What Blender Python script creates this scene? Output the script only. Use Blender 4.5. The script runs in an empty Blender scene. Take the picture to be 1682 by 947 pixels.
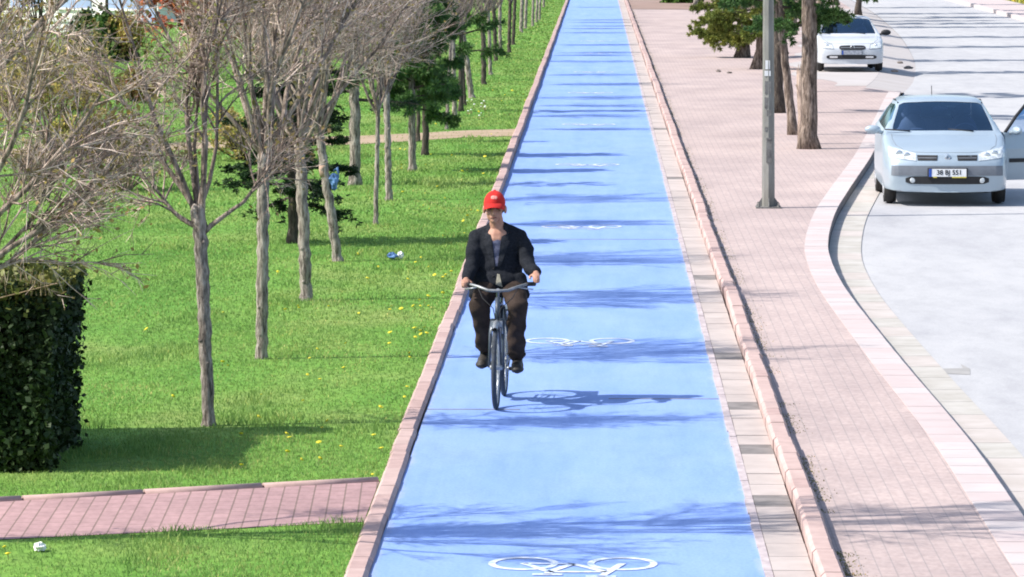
import bpy, bmesh, math, random
import numpy as np
from mathutils import Vector, Matrix
from mathutils.bvhtree import BVHTree

R = math.radians
scene = bpy.context.scene
COL = scene.collection

# ------------------------------------------------------------------ camera, world, sun, exposure
CAM_H, F_PX, W_PX, H_PX = 3.9, 7500.0, 1682.0, 947.0
PITCH, YAW = R(4.623), R(1.066)
cam_d = bpy.data.cameras.new('camera')
cam_d.sensor_width = 36.0
cam_d.lens = 36.0 * F_PX / W_PX
cam_d.clip_start, cam_d.clip_end = 1.0, 5000.0
cam = bpy.data.objects.new('camera', cam_d)
COL.objects.link(cam)
cam.location = (0, 0, CAM_H)
cam.rotation_euler = (R(90) - PITCH, 0, YAW)
scene.camera = cam

SUN_EL, SUN_AZ = R(45), R(12)          # light travels towards +X and, by SUN_AZ, towards +Y
world = bpy.data.worlds.new('World')
scene.world = world
world.use_nodes = True
wn = world.node_tree.nodes
wn.clear()
wo = wn.new('ShaderNodeOutputWorld')
wb = wn.new('ShaderNodeBackground')
ws = wn.new('ShaderNodeTexSky')
ws.sky_type = 'NISHITA'
ws.sun_disc = False
ws.sun_elevation = SUN_EL
ws.sun_rotation = R(270) - SUN_AZ
ws.air_density = 1.0
ws.dust_density = 1.6
wb.inputs['Strength'].default_value = 0.15
world.node_tree.links.new(ws.outputs[0], wb.inputs[0])
world.node_tree.links.new(wb.outputs[0], wo.inputs[0])

sun_d = bpy.data.lights.new('sun', 'SUN')
sun_d.energy = 4.6
sun_d.angle = R(0.5)
sun_d.color = (1.0, 0.95, 0.88)
sun = bpy.data.objects.new('sun', sun_d)
COL.objects.link(sun)
sdir = Vector((math.cos(SUN_EL) * math.cos(SUN_AZ), math.cos(SUN_EL) * math.sin(SUN_AZ), -math.sin(SUN_EL)))
sun.rotation_euler = sdir.to_track_quat('-Z', 'Y').to_euler()
sun.location = (-30, 20, 40)

scene.view_settings.view_transform = 'Standard'
scene.view_settings.look = 'None'
scene.view_settings.gamma = 1.0
scene.view_settings.use_curve_mapping = False
scene.view_settings.exposure = 0.70
scene.cycles.pixel_filter_type = 'BLACKMAN_HARRIS'
scene.cycles.filter_width = 1.9

# ------------------------------------------------------------------ helpers
_rot = cam.rotation_euler.to_matrix()


def at(px, py, z=0.0):
    """photo pixel -> point where the sight line meets height z (used once to survey the site)"""
    d = _rot @ Vector(((px - W_PX / 2) / F_PX, -(py - H_PX / 2) / F_PX, -1.0))
    t = (z - CAM_H) / d.z
    return Vector((d.x * t, d.y * t, z))


def at_d(px, py, D):
    """photo pixel -> point on the sight line at distance Y = D"""
    d = _rot @ Vector(((px - W_PX / 2) / F_PX, -(py - H_PX / 2) / F_PX, -1.0))
    t = D / d.y
    return Vector((d.x * t, D, CAM_H + d.z * t))


def mesh_np(name, V, F, mats=(), mi=None, smooth=False):
    V = np.asarray(V, np.float32)
    me = bpy.data.meshes.new(name)
    if isinstance(F, np.ndarray):
        n, k = F.shape
        me.vertices.add(len(V))
        me.vertices.foreach_set('co', V.ravel())
        me.loops.add(n * k)
        me.loops.foreach_set('vertex_index', F.astype(np.int32).ravel())
        me.polygons.add(n)
        me.polygons.foreach_set('loop_start', np.arange(0, n * k, k, dtype=np.int32))
        me.polygons.foreach_set('loop_total', np.full(n, k, np.int32))
    else:
        me.from_pydata([tuple(v) for v in V], [], F)
    for m in mats:
        me.materials.append(m)
    np_ = len(me.polygons)
    if mi is not None:
        me.polygons.foreach_set('material_index', np.asarray(mi, np.int32))
    if smooth:
        me.polygons.foreach_set('use_smooth', np.ones(np_, bool))
    me.update(calc_edges=True)
    return me


def link(name, me, parent=None, loc=None):
    o = bpy.data.objects.new(name, me)
    COL.objects.link(o)
    if parent:
        o.parent = parent
    if loc is not None:
        o.location = loc
    return o


def tag(o, label=None, cat=None, group=None, kind=None):
    if label: o['label'] = label
    if cat: o['category'] = cat
    if group: o['group'] = group
    if kind: o['kind'] = kind
    return o


def empty(name, loc=(0, 0, 0), rz=0.0):
    o = bpy.data.objects.new(name, None)
    COL.objects.link(o)
    o.location = loc
    o.rotation_euler = (0, 0, rz)
    o.empty_display_size = 0.2
    return o


def copy_tree(o, parent=None):
    c = o.copy()
    COL.objects.link(c)
    if parent:
        c.parent = parent
    for ch in o.children:
        copy_tree(ch, c)
    return c


class MB:
    """collects shapes with a material slot each; build() links them as one mesh object"""
    def __init__(self):
        self.v, self.f, self.m, self.s = [], [], [], []

    def add(self, vs, fs, m=0, smooth=False):
        b = len(self.v)
        self.v += [tuple(p) for p in vs]
        for f in fs:
            self.f.append([i + b for i in f]); self.m.append(m); self.s.append(smooth)

    def box(self, a, b, m=0, M=None):
        (x0, y0, z0), (x1, y1, z1) = a, b
        vs = [(x0, y0, z0), (x1, y0, z0), (x1, y1, z0), (x0, y1, z0), (x0, y0, z1), (x1, y0, z1), (x1, y1, z1), (x0, y1, z1)]
        if M: vs = [M @ Vector(v) for v in vs]
        self.add(vs, [(0, 3, 2, 1), (4, 5, 6, 7), (0, 1, 5, 4), (1, 2, 6, 5), (2, 3, 7, 6), (3, 0, 4, 7)], m)

    def tube(self, pts, rad, n=8, m=0, caps=True, smooth=True):
        pts = [Vector(p) for p in pts]
        if not hasattr(rad, '__len__'): rad = [rad] * len(pts)
        vs, fs = [], []
        prev = None
        for i, p in enumerate(pts):
            t = (pts[min(i + 1, len(pts) - 1)] - pts[max(i - 1, 0)]).normalized()
            if prev is None:
                a = Vector((0, 0, 1)) if abs(t.z) < 0.9 else Vector((1, 0, 0))
                u = t.cross(a).normalized()
            else:
                u = (prev - t * prev.dot(t)).normalized()
            prev = u
            w = t.cross(u)
            for k in range(n):
                a = 2 * math.pi * k / n
                vs.append(p + (u * math.cos(a) + w * math.sin(a)) * rad[i])
        for i in range(len(pts) - 1):
            for k in range(n):
                k2 = (k + 1) % n
                fs.append((i * n + k, i * n + k2, (i + 1) * n + k2, (i + 1) * n + k))
        self.add(vs, fs, m, smooth)
        if caps:
            b = len(self.v) - len(vs)
            self.f.append([b + k for k in range(n)][::-1]); self.m.append(m); self.s.append(False)
            e = b + (len(pts) - 1) * n
            self.f.append([e + k for k in range(n)]); self.m.append(m); self.s.append(False)

    def torus(self, c, R_, r, n=40, k=8, m=0, axis='x', arc=(0, 2 * math.pi)):
        full = abs(arc[1] - arc[0] - 2 * math.pi) < 1e-6
        vs, fs = [], []
        nn = n if full else n + 1
        for i in range(nn):
            a = arc[0] + (arc[1] - arc[0]) * i / n
            for j in range(k):
                b = 2 * math.pi * j / k
                rr = R_ + r * math.cos(b)
                o = r * math.sin(b)
                if axis == 'x': p = (c[0] + o, c[1] + rr * math.cos(a), c[2] + rr * math.sin(a))
                elif axis == 'z': p = (c[0] + rr * math.cos(a), c[1] + rr * math.sin(a), c[2] + o)
                else: p = (c[0] + rr * math.cos(a), c[1] + o, c[2] + rr * math.sin(a))
                vs.append(p)
        for i in range(n):
            i2 = (i + 1) % nn
            for j in range(k):
                j2 = (j + 1) % k
                fs.append((i * k + j, i2 * k + j, i2 * k + j2, i * k + j2))
        self.add(vs, fs, m, True)

    def ball(self, c, r, m=0, nu=14, nv=8, v0=-90, v1=90):
        if not hasattr(r, '__len__'): r = (r, r, r)
        vs, fs = [], []
        for i in range(nv + 1):
            t = R(v0 + (v1 - v0) * i / nv)
            for k in range(nu):
                a = 2 * math.pi * k / nu
                vs.append((c[0] + r[0] * math.cos(t) * math.cos(a), c[1] + r[1] * math.cos(t) * math.sin(a), c[2] + r[2] * math.sin(t)))
        for i in range(nv):
            for k in range(nu):
                k2 = (k + 1) % nu
                fs.append((i * nu + k, i * nu + k2, (i + 1) * nu + k2, (i + 1) * nu + k))
        self.add(vs, fs, m, True)

    def disc(self, c, r, n=20, m=0, axis='x'):
        vs = []
        for k in range(n):
            a = 2 * math.pi * k / n
            p = [r * math.cos(a), r * math.sin(a)]
            vs.append((c[0], c[1] + p[0], c[2] + p[1]) if axis == 'x' else (c[0] + p[0], c[1] + p[1], c[2]))
        self.add(vs, [list(range(n))], m)

    def build(self, name, mats, parent=None, loc=None):
        me = bpy.data.meshes.new(name)
        me.from_pydata(self.v, [], self.f)
        for m in (mats if isinstance(mats, (list, tuple)) else [mats]):
            me.materials.append(m)
        me.polygons.foreach_set('material_index', np.array(self.m, np.int32))
        me.polygons.foreach_set('use_smooth', np.array(self.s, bool))
        me.update()
        return link(name, me, parent, loc)


# ------------------------------------------------------------------ materials
def nt_of(name):
    m = bpy.data.materials.new(name)
    m.use_nodes = True
    nt = m.node_tree
    return m, nt, nt.nodes['Principled BSDF']


def coords(nt, kind='Object', scale=(1, 1, 1)):
    mp = nt.nodes.new('ShaderNodeMapping')
    mp.inputs['Scale'].default_value = scale
    if kind == 'World':
        g = nt.nodes.new('ShaderNodeNewGeometry')
        nt.links.new(g.outputs['Position'], mp.inputs['Vector'])
    else:
        g = nt.nodes.new('ShaderNodeTexCoord')
        nt.links.new(g.outputs['Object'], mp.inputs['Vector'])
    return mp.outputs['Vector']


def noise(nt, vec, scale, detail=4, rough=0.6):
    n = nt.nodes.new('ShaderNodeTexNoise')
    n.inputs['Scale'].default_value = scale
    n.inputs['Detail'].default_value = detail
    n.inputs['Roughness'].default_value = rough
    nt.links.new(vec, n.inputs['Vector'])
    return n.outputs['Fac']


def ramp(nt, fac, stops):
    r = nt.nodes.new('ShaderNodeValToRGB')
    el = r.color_ramp.elements
    while len(el) < len(stops): el.new(0.5)
    for e, (p, c) in zip(el, stops):
        e.position = p
        e.color = (*c, 1) if len(c) == 3 else c
    nt.links.new(fac, r.inputs['Fac'])
    return r.outputs['Color']


def mix(nt, a, b, fac, blend='MIX'):
    m = nt.nodes.new('ShaderNodeMix')
    m.data_type = 'RGBA'
    m.blend_type = blend
    for s, v in ((6, a), (7, b)):
        if isinstance(v, tuple): m.inputs[s].default_value = (*v, 1)
        else: nt.links.new(v, m.inputs[s])
    if isinstance(fac, (int, float)): m.inputs[0].default_value = fac
    else: nt.links.new(fac, m.inputs[0])
    return m.outputs[2]


def bump(nt, bsdf, h, strength, dist=0.01):
    b = nt.nodes.new('ShaderNodeBump')
    b.inputs['Strength'].default_value = strength
    b.inputs['Distance'].default_value = dist
    nt.links.new(h, b.inputs['Height'])
    nt.links.new(b.outputs['Normal'], bsdf.inputs['Normal'])


def mat(name, c1, c2=None, scale=5.0, rough=0.8, kind='Object', stretch=(1, 1, 1), bmp=0.0, bdist=0.01, metal=0.0, lo=0.35, hi=0.65, spec=0.3, coat=0.0, detail=4):
    m, nt, b = nt_of(name)
    b.inputs['Roughness'].default_value = rough
    b.inputs['Metallic'].default_value = metal
    b.inputs['Specular IOR Level'].default_value = spec
    b.inputs['Coat Weight'].default_value = coat
    if c2 is None: c2 = tuple(x * 0.8 for x in c1)
    v = coords(nt, kind, stretch)
    n = noise(nt, v, scale, detail)
    nt.links.new(ramp(nt, n, [(lo, c1), (hi, c2)]), b.inputs['Base Color'])
    if bmp: bump(nt, b, n, bmp, bdist)
    return m


def grass_sheet_mat():
    m, nt, b = nt_of('lawn_soil_and_turf')
    b.inputs['Roughness'].default_value = 0.9
    b.inputs['Specular IOR Level'].default_value = 0.1
    v = coords(nt, 'World', (1, 0.5, 1))
    big = noise(nt, v, 0.55, 4)
    fine = noise(nt, v, 14.0, 6, 0.75)
    c = ramp(nt, big, [(0.32, (0.09, 0.23, 0.036)), (0.5, (0.14, 0.28, 0.05)), (0.68, (0.21, 0.29, 0.08))])
    d = ramp(nt, fine, [(0.3, (0.35, 0.4, 0.3)), (0.55, (1, 1, 1)), (0.8, (1.35, 1.2, 1.05))])
    nt.links.new(mix(nt, c, d, 1.0, 'MULTIPLY'), b.inputs['Base Color'])
    return m


def blade_mat(name, cols, tr=0.0, dry=0.1):
    m, nt, b = nt_of(name)
    b.inputs['Roughness'].default_value = 0.6
    b.inputs['Specular IOR Level'].default_value = 0.25
    g = nt.nodes.new('ShaderNodeNewGeometry')
    v = coords(nt, 'World', (1, 0.5, 1))
    big = noise(nt, v, 0.6, 4)
    c = ramp(nt, big, [(0.3, cols[0]), (0.5, cols[1]), (0.68, cols[2])])
    med = noise(nt, coords(nt, 'World', (1, 0.35, 1)), 2.6, 5, 0.7)
    c = mix(nt, c, ramp(nt, med, [(0.33, (0.66, 0.80, 0.78)), (0.5, (1, 1, 1)), (0.68, (1.30, 1.10, 1.12))]), 1.0, 'MULTIPLY')
    rnd = ramp(nt, g.outputs['Random Per Island'], [(0.0, (0.65, 0.7, 0.6)), (0.8, (1.2, 1.15, 1.0)), (0.93, (1.3, 1.15, 1.0)), (1.0, (2.2 if dry else 1.3, 1.4, 1.6 if dry else 1.0))])
    nt.links.new(mix(nt, c, rnd, 1.0, 'MULTIPLY'), b.inputs['Base Color'])
    if tr:
        t = nt.nodes.new('ShaderNodeBsdfTranslucent')
        t.inputs['Color'].default_value = (*cols[1], 1)
        ms = nt.nodes.new('ShaderNodeMixShader')
        ms.inputs[0].default_value = tr
        out = nt.nodes['Material Output']
        nt.links.new(b.outputs[0], ms.inputs[1])
        nt.links.new(t.outputs[0], ms.inputs[2])
        nt.links.new(ms.outputs[0], out.inputs['Surface'])
    return m


def paver_mat(name, c1, c2, mortar, bw, bh, stretch=(1, 1, 1), rot=0.0, msize=0.012, stain=0.35, off=0.5):
    m, nt, b = nt_of(name)
    b.inputs['Roughness'].default_value = 0.85
    b.inputs['Specular IOR Level'].default_value = 0.2
    v = coords(nt, 'World', stretch)
    v.node.inputs['Rotation'].default_value = (0, 0, rot)
    br = nt.nodes.new('ShaderNodeTexBrick')
    br.offset = off
    br.inputs['Scale'].default_value = 1.0
    br.inputs['Brick Width'].default_value = bw
    br.inputs['Row Height'].default_value = bh
    br.inputs['Mortar Size'].default_value = msize
    br.inputs['Mortar Smooth'].default_value = 0.3
    br.inputs['Color1'].default_value = (*c1, 1)
    br.inputs['Color2'].default_value = (*c2, 1)
    br.inputs['Mortar'].default_value = (*mortar, 1)
    nt.links.new(v, br.inputs['Vector'])
    w = coords(nt, 'World', (1, 0.4, 1))
    n1 = noise(nt, w, 0.8, 5)
    n2 = noise(nt, w, 22.0, 3)
    st = ramp(nt, n1, [(0.3, (1.06, 1.06, 1.06)), (0.7, (1 - stain, 1 - stain, 1 - stain * 0.9))])
    st2 = ramp(nt, n2, [(0.3, (0.86, 0.86, 0.86)), (0.7, (1.08, 1.08, 1.08))])
    c = mix(nt, br.outputs['Color'], st, 1.0, 'MULTIPLY')
    c = mix(nt, c, st2, 1.0, 'MULTIPLY')
    nt.links.new(c, b.inputs['Base Color'])
    bump(nt, b, br.outputs['Fac'], -0.25, 0.006)
    return m


def path_mat():
    m, nt, b = nt_of('blue_path_coating')
    b.inputs['Roughness'].default_value = 0.75
    b.inputs['Specular IOR Level'].default_value = 0.25
    v = coords(nt, 'World', (1, 0.06, 1))
    n1 = noise(nt, v, 2.4, 5, 0.65)
    w = coords(nt, 'World', (1, 0.5, 1))
    n2 = noise(nt, w, 1.1, 5, 0.65)
    n3 = noise(nt, w, 45.0, 3, 0.7)
    c = ramp(nt, n1, [(0.3, (0.160, 0.270, 0.60)), (0.7, (0.202, 0.316, 0.635))])
    pale = ramp(nt, n2, [(0.40, (0.05, 0.05, 0.05)), (0.75, (0.45, 0.45, 0.45))])
    c = mix(nt, c, (0.275, 0.38, 0.645), pale)
    sp = ramp(nt, n3, [(0.25, (0.86, 0.86, 0.88)), (0.6, (1.04, 1.04, 1.03))])
    c = mix(nt, c, sp, 1.0, 'MULTIPLY')
    n5 = noise(nt, coords(nt, 'World', (1, 0.12, 1)), 5.5, 6, 0.75)
    c = mix(nt, c, ramp(nt, n5, [(0.36, (0.93, 0.94, 0.955)), (0.52, (1, 1, 1)), (0.7, (1.04, 1.035, 1.02))]), 1.0, 'MULTIPLY')
    n6 = noise(nt, coords(nt, 'World', (1, 0.5, 1)), 0.7, 7, 0.8)
    c = mix(nt, c, ramp(nt, n6, [(0.38, (0.94, 0.945, 0.955)), (0.45, (1, 1, 1))]), 1.0, 'MULTIPLY')
    # dusty edges, where the coating is worn to grey
    sx = nt.nodes.new('ShaderNodeSeparateXYZ')
    g = nt.nodes.new('ShaderNodeNewGeometry')
    nt.links.new(g.outputs['Position'], sx.inputs[0])
    ad = nt.nodes.new('ShaderNodeMath'); ad.operation = 'ADD'; ad.inputs[1].default_value = 0.175
    nt.links.new(sx.outputs['X'], ad.inputs[0])
    ab = nt.nodes.new('ShaderNodeMath'); ab.operation = 'ABSOLUTE'
    nt.links.new(ad.outputs[0], ab.inputs[0])
    n4 = noise(nt, coords(nt, 'World', (1, 0.35, 1)), 3.0, 6, 0.75)
    mu = nt.nodes.new('ShaderNodeMath'); mu.operation = 'MULTIPLY_ADD'; mu.inputs[1].default_value = 0.30
    nt.links.new(n4, mu.inputs[0]); nt.links.new(ab.outputs[0], mu.inputs[2])
    dust = ramp(nt, mu.outputs[0], [(0.0, (0, 0, 0)), (1.0, (0, 0, 0))])
    mr = nt.nodes.new('ShaderNodeMapRange')
    mr.inputs['From Min'].default_value = 1.29
    mr.inputs['From Max'].default_value = 1.40
    nt.links.new(mu.outputs[0], mr.inputs['Value'])
    c = mix(nt, c, (0.36, 0.40, 0.50), mr.outputs[0])
    nt.links.new(c, b.inputs['Base Color'])
    bump(nt, b, n3, 0.15, 0.004)
    return m


def bark_mat(name, c1, c2, c3, sc=9):
    m, nt, b = nt_of(name)
    b.inputs['Roughness'].default_value = 0.9
    b.inputs['Specular IOR Level'].default_value = 0.1
    v = coords(nt, 'Object', (1, 1, 0.18))
    n1 = noise(nt, v, sc * 4, 6, 0.7)
    v2 = coords(nt, 'Object', (1, 1, 1.0))
    n2 = noise(nt, v2, 5.0, 4)
    c = ramp(nt, n1, [(0.38, c3), (0.5, c1), (0.64, c2)])
    d = ramp(nt, n2, [(0.3, (0.72, 0.72, 0.72)), (0.7, (1.2, 1.18, 1.15))])
    nt.links.new(mix(nt, c, d, 1.0, 'MULTIPLY'), b.inputs['Base Color'])
    bump(nt, b, n1, 1.0, 0.03)
    return m


def road_mat():
    m, nt, b = nt_of('pale_asphalt')
    b.inputs['Roughness'].default_value = 0.85
    b.inputs['Specular IOR Level'].default_value = 0.25
    w = coords(nt, 'World', (1, 0.3, 1))
    n1 = noise(nt, w, 0.35, 5)
    n2 = noise(nt, w, 2.6, 6, 0.7)
    n3 = noise(nt, coords(nt, 'World', (1, 1, 1)), 60, 2)
    c = ramp(nt, n1, [(0.3, (0.345, 0.345, 0.358)), (0.7, (0.42, 0.418, 0.42))])
    d = ramp(nt, n2, [(0.3, (0.86, 0.86, 0.87)), (0.55, (1, 1, 1)), (0.75, (1.07, 1.06, 1.05))])
    e = ramp(nt, n3, [(0.3, (0.9, 0.9, 0.9)), (0.7, (1.08, 1.08, 1.08))])
    c = mix(nt, mix(nt, c, d, 1.0, 'MULTIPLY'), e, 1.0, 'MULTIPLY')
    nt.links.new(c, b.inputs['Base Color'])
    return m


def paint_mat(name, col, rough=0.35, metal=0.0, flake=0.06):
    m, nt, b = nt_of(name)
    v = coords(nt, 'Object')
    n = noise(nt, v, 3.5, 5)
    nt.links.new(ramp(nt, n, [(0.35, col), (0.65, tuple(c * (1 - flake) for c in col))]), b.inputs['Base Color'])
    b.inputs['Roughness'].default_value = rough
    b.inputs['Metallic'].default_value = metal
    b.inputs['Coat Weight'].default_value = 0.5
    b.inputs['Coat Roughness'].default_value = 0.12
    return m


def glass_mat(name, tint=(0.12, 0.17, 0.22), alpha=0.5):
    m, nt, b = nt_of(name)
    nt.nodes.remove(b)
    out = nt.nodes['Material Output']
    tr = nt.nodes.new('ShaderNodeBsdfTransparent')
    tr.inputs['Color'].default_value = (*[min(1, t * 3.2) for t in tint], 1)
    gl = nt.nodes.new('ShaderNodeBsdfGlossy')
    gl.inputs['Roughness'].default_value = 0.05
    gl.inputs['Color'].default_value = (0.55, 0.80, 1.0, 1)
    fr = nt.nodes.new('ShaderNodeFresnel')
    fr.inputs['IOR'].default_value = 1.5
    ad = nt.nodes.new('ShaderNodeMath'); ad.operation = 'MULTIPLY_ADD'
    ad.inputs[1].default_value = 1.0; ad.inputs[2].default_value = 0.15
    nt.links.new(fr.outputs[0], ad.inputs[0])
    ms = nt.nodes.new('ShaderNodeMixShader')
    nt.links.new(ad.outputs[0], ms.inputs[0])
    nt.links.new(tr.outputs[0], ms.inputs[1])
    nt.links.new(gl.outputs[0], ms.inputs[2])
    nt.links.new(ms.outputs[0], out.inputs['Surface'])
    return m


def twig_mat(name, dark, midc, pale):
    m, nt, b = nt_of(name)
    b.inputs['Roughness'].default_value = 0.85
    b.inputs['Specular IOR Level'].default_value = 0.15
    g = nt.nodes.new('ShaderNodeNewGeometry')
    c = ramp(nt, g.outputs['Random Per Island'], [(0.0, dark), (0.45, midc), (1.0, pale)])
    n = noise(nt, coords(nt, 'Object', (1, 1, 1)), 26.0, 3, 0.7)
    d = ramp(nt, n, [(0.35, (0.62, 0.6, 0.58)), (0.65, (1.2, 1.18, 1.15))])
    nt.links.new(mix(nt, c, d, 1.0, 'MULTIPLY'), b.inputs['Base Color'])
    return m


M = {}
M['lawn'] = grass_sheet_mat()
M['blade'] = blade_mat('grass_blades', [(0.122, 0.245, 0.064), (0.190, 0.315, 0.082), (0.272, 0.352, 0.118)], 0.32)
M['weed'] = blade_mat('weeds', [(0.16, 0.17, 0.07), (0.20, 0.19, 0.09), (0.26, 0.23, 0.13)], 0.15)
M['verge'] = blade_mat('verge_plants', [(0.20, 0.24, 0.05), (0.30, 0.30, 0.05), (0.40, 0.36, 0.05)], 0.15)
M['path'] = path_mat()
M['road'] = road_mat()
M['kerb'] = mat('pink_kerb_stone', (0.42, 0.295, 0.27), (0.33, 0.23, 0.21), 7, 0.85, 'World', bmp=0.2)
M['kerb2'] = mat('pale_kerb_stone', (0.45, 0.33, 0.30), (0.38, 0.275, 0.25), 7, 0.85, 'World', bmp=0.2)
M['strip'] = mat('white_edge_strip', (0.46, 0.40, 0.40), (0.33, 0.28, 0.29), 12, 0.85, 'World', (1, 0.4, 1))
M['gut1'] = mat('gutter_concrete', (0.41, 0.355, 0.33), (0.345, 0.30, 0.28), 4, 0.85, 'World')
M['gut2'] = mat('gutter_concrete_pale', (0.44, 0.385, 0.36), (0.38, 0.33, 0.305), 4, 0.85, 'World')
M['gut3'] = mat('gutter_concrete_damp', (0.14, 0.128, 0.12), (0.22, 0.20, 0.19), 6, 0.8, 'World')
M['gut4'] = mat('roadside_gutter', (0.43, 0.41, 0.38), (0.35, 0.33, 0.295), 3, 0.85, 'World')
M['gut5'] = mat('roadside_gutter_pink', (0.45, 0.41, 0.385), (0.39, 0.35, 0.32), 3, 0.85, 'World')
M['band1'] = mat('white_paver', (0.475, 0.425, 0.415), (0.43, 0.38, 0.37), 3, 0.85, 'World')
M['band2'] = mat('pinkish_paver', (0.46, 0.385, 0.375), (0.42, 0.355, 0.345), 3, 0.85, 'World')
M['walk'] = paver_mat('sidewalk_pavers', (0.445, 0.355, 0.328), (0.41, 0.33, 0.308), (0.33, 0.28, 0.268), 0.20, 0.10, rot=R(90), msize=0.005, stain=0.22)
M['cross'] = paver_mat('pink_path_pavers', (0.40, 0.255, 0.25), (0.35, 0.225, 0.22), (0.20, 0.14, 0.12), 0.21, 0.105, rot=R(88), msize=0.006, stain=0.2)
M['soil'] = mat('bare_soil', (0.28, 0.195, 0.165), (0.22, 0.155, 0.125), 0.8, 0.95, 'World')
M['dirt'] = mat('trodden_path', (0.36, 0.27, 0.19), (0.28, 0.21, 0.13), 1.2, 0.95, 'World')
M['terrain'] = mat('dry_ground', (0.22, 0.20, 0.12), (0.14, 0.16, 0.07), 0.1, 0.95, 'World')
M['mark'] = mat('worn_white_paint', (0.66, 0.68, 0.70), (0.36, 0.46, 0.66), 16, 0.7, 'World', (1, 0.5, 1), lo=0.34, hi=0.62)
M['bark'] = bark_mat('grey_bark', (0.27, 0.235, 0.205), (0.47, 0.42, 0.375), (0.09, 0.075, 0.065))
M['barkd'] = bark_mat('dark_bark', (0.085, 0.07, 0.06), (0.14, 0.12, 0.10), (0.045, 0.04, 0.035))
M['barkp'] = bark_mat('pine_bark', (0.18, 0.14, 0.115), (0.34, 0.28, 0.24), (0.06, 0.047, 0.04), 6)
M['twig'] = twig_mat('grey_brown_twigs', (0.15, 0.108, 0.092), (0.43, 0.335, 0.29), (0.72, 0.61, 0.545))
M['twigr'] = twig_mat('reddish_twigs', (0.26, 0.08, 0.06), (0.46, 0.16, 0.11), (0.58, 0.30, 0.23))
M['twigy'] = twig_mat('tan_twigs', (0.17, 0.12, 0.07), (0.36, 0.29, 0.18), (0.52, 0.45, 0.32))
M['bud'] = blade_mat('opening_buds', [(0.22, 0.15, 0.08), (0.24, 0.19, 0.07), (0.19, 0.20, 0.06)], 0.2, 0)
M['budr'] = blade_mat('red_buds', [(0.40, 0.09, 0.06), (0.46, 0.14, 0.08), (0.42, 0.20, 0.09)], 0.2, 0)
M['budy'] = blade_mat('yellow_leaves', [(0.24, 0.25, 0.06), (0.33, 0.30, 0.075), (0.38, 0.30, 0.10)], 0.2, 0)
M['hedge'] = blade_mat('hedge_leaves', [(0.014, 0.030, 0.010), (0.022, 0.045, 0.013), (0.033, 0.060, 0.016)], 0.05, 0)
M['cedar'] = blade_mat('dark_needles', [(0.012, 0.035, 0.014), (0.02, 0.05, 0.018), (0.03, 0.065, 0.02)], 0.05, 0)
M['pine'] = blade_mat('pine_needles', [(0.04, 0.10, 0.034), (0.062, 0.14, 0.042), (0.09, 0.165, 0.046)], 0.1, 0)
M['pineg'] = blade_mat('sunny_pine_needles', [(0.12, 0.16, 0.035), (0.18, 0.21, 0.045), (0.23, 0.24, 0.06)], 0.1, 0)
M['shrubg'] = blade_mat('evergreen_leaves', [(0.03, 0.075, 0.015), (0.05, 0.11, 0.02), (0.08, 0.14, 0.02)], 0.1, 0)
M['yellow'] = mat('dandelion_yellow', (0.62, 0.56, 0.04), (0.55, 0.48, 0.03), 30, 0.7)
M['white'] = mat('white_plastic', (0.80, 0.80, 0.78), (0.7, 0.7, 0.7), 10, 0.5)
M['bluebag'] = mat('blue_plastic', (0.05, 0.11, 0.24), (0.11, 0.22, 0.42), 12, 0.4, lo=0.4, hi=0.6)
M['steel'] = mat('galvanised_steel', (0.25, 0.245, 0.225), (0.16, 0.155, 0.14), 6, 0.55, stretch=(1, 1, 0.3), metal=0.25, spec=0.5)
M['steeld'] = mat('weathered_steel', (0.21, 0.205, 0.195), (0.13, 0.125, 0.12), 14, 0.7)
M['wall'] = mat('white_render', (0.75, 0.74, 0.71), (0.66, 0.65, 0.62), 2, 0.85)
M['bluewall'] = mat('blue_grey_panel', (0.28, 0.36, 0.52), (0.22, 0.28, 0.42), 2, 0.6)
M['roofr'] = mat('red_tiles', (0.35, 0.16, 0.11), (0.28, 0.12, 0.09), 8, 0.8)
M['stone'] = mat('grey_stone', (0.24, 0.21, 0.19), (0.16, 0.14, 0.13), 20, 0.9, bmp=0.4)
M['patchgrey'] = mat('old_asphalt_patch', (0.32, 0.31, 0.30), (0.25, 0.245, 0.235), 3, 0.9, 'World')
M['twigd'] = twig_mat('dark_grey_twigs', (0.12, 0.088, 0.072), (0.36, 0.275, 0.23), (0.66, 0.55, 0.47))
M['hedgetop'] = blade_mat('sunlit_hedge_top_leaves', [(0.10, 0.12, 0.03), (0.15, 0.16, 0.04), (0.22, 0.19, 0.07)], 0.1, 0)  # yellow-green top leaves, lightened in colour to stand for sun on the top
M['apron'] = mat('dusty_grey_apron', (0.415, 0.39, 0.385), (0.36, 0.33, 0.315), 0.9, 0.9, 'World', lo=0.3, hi=0.7, detail=8)
M['limb'] = bark_mat('limb_bark', (0.27, 0.215, 0.18), (0.46, 0.385, 0.335), (0.10, 0.08, 0.068), 7)
M['plategrey'] = mat('dusty_number_plate', (0.40, 0.43, 0.48), (0.20, 0.22, 0.27), 22, 0.6)
M['kerbface'] = mat('shaded_kerb_face', (0.20, 0.18, 0.185), (0.13, 0.115, 0.12), 5, 0.9, 'World')  # dark stone, with the shade of the road-side face put into its colour

# ------------------------------------------------------------------ the setting
def sheet(name, pts, z, m, kind='structure'):
    me = bpy.data.meshes.new(name)
    me.from_pydata([(p[0], p[1], z) for p in pts], [], [list(range(len(pts)))])
    me.materials.append(m)
    if me.polygons[0].normal.z < 0:
        me.flip_normals()
    return tag(link(name, me), kind=kind)


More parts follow.
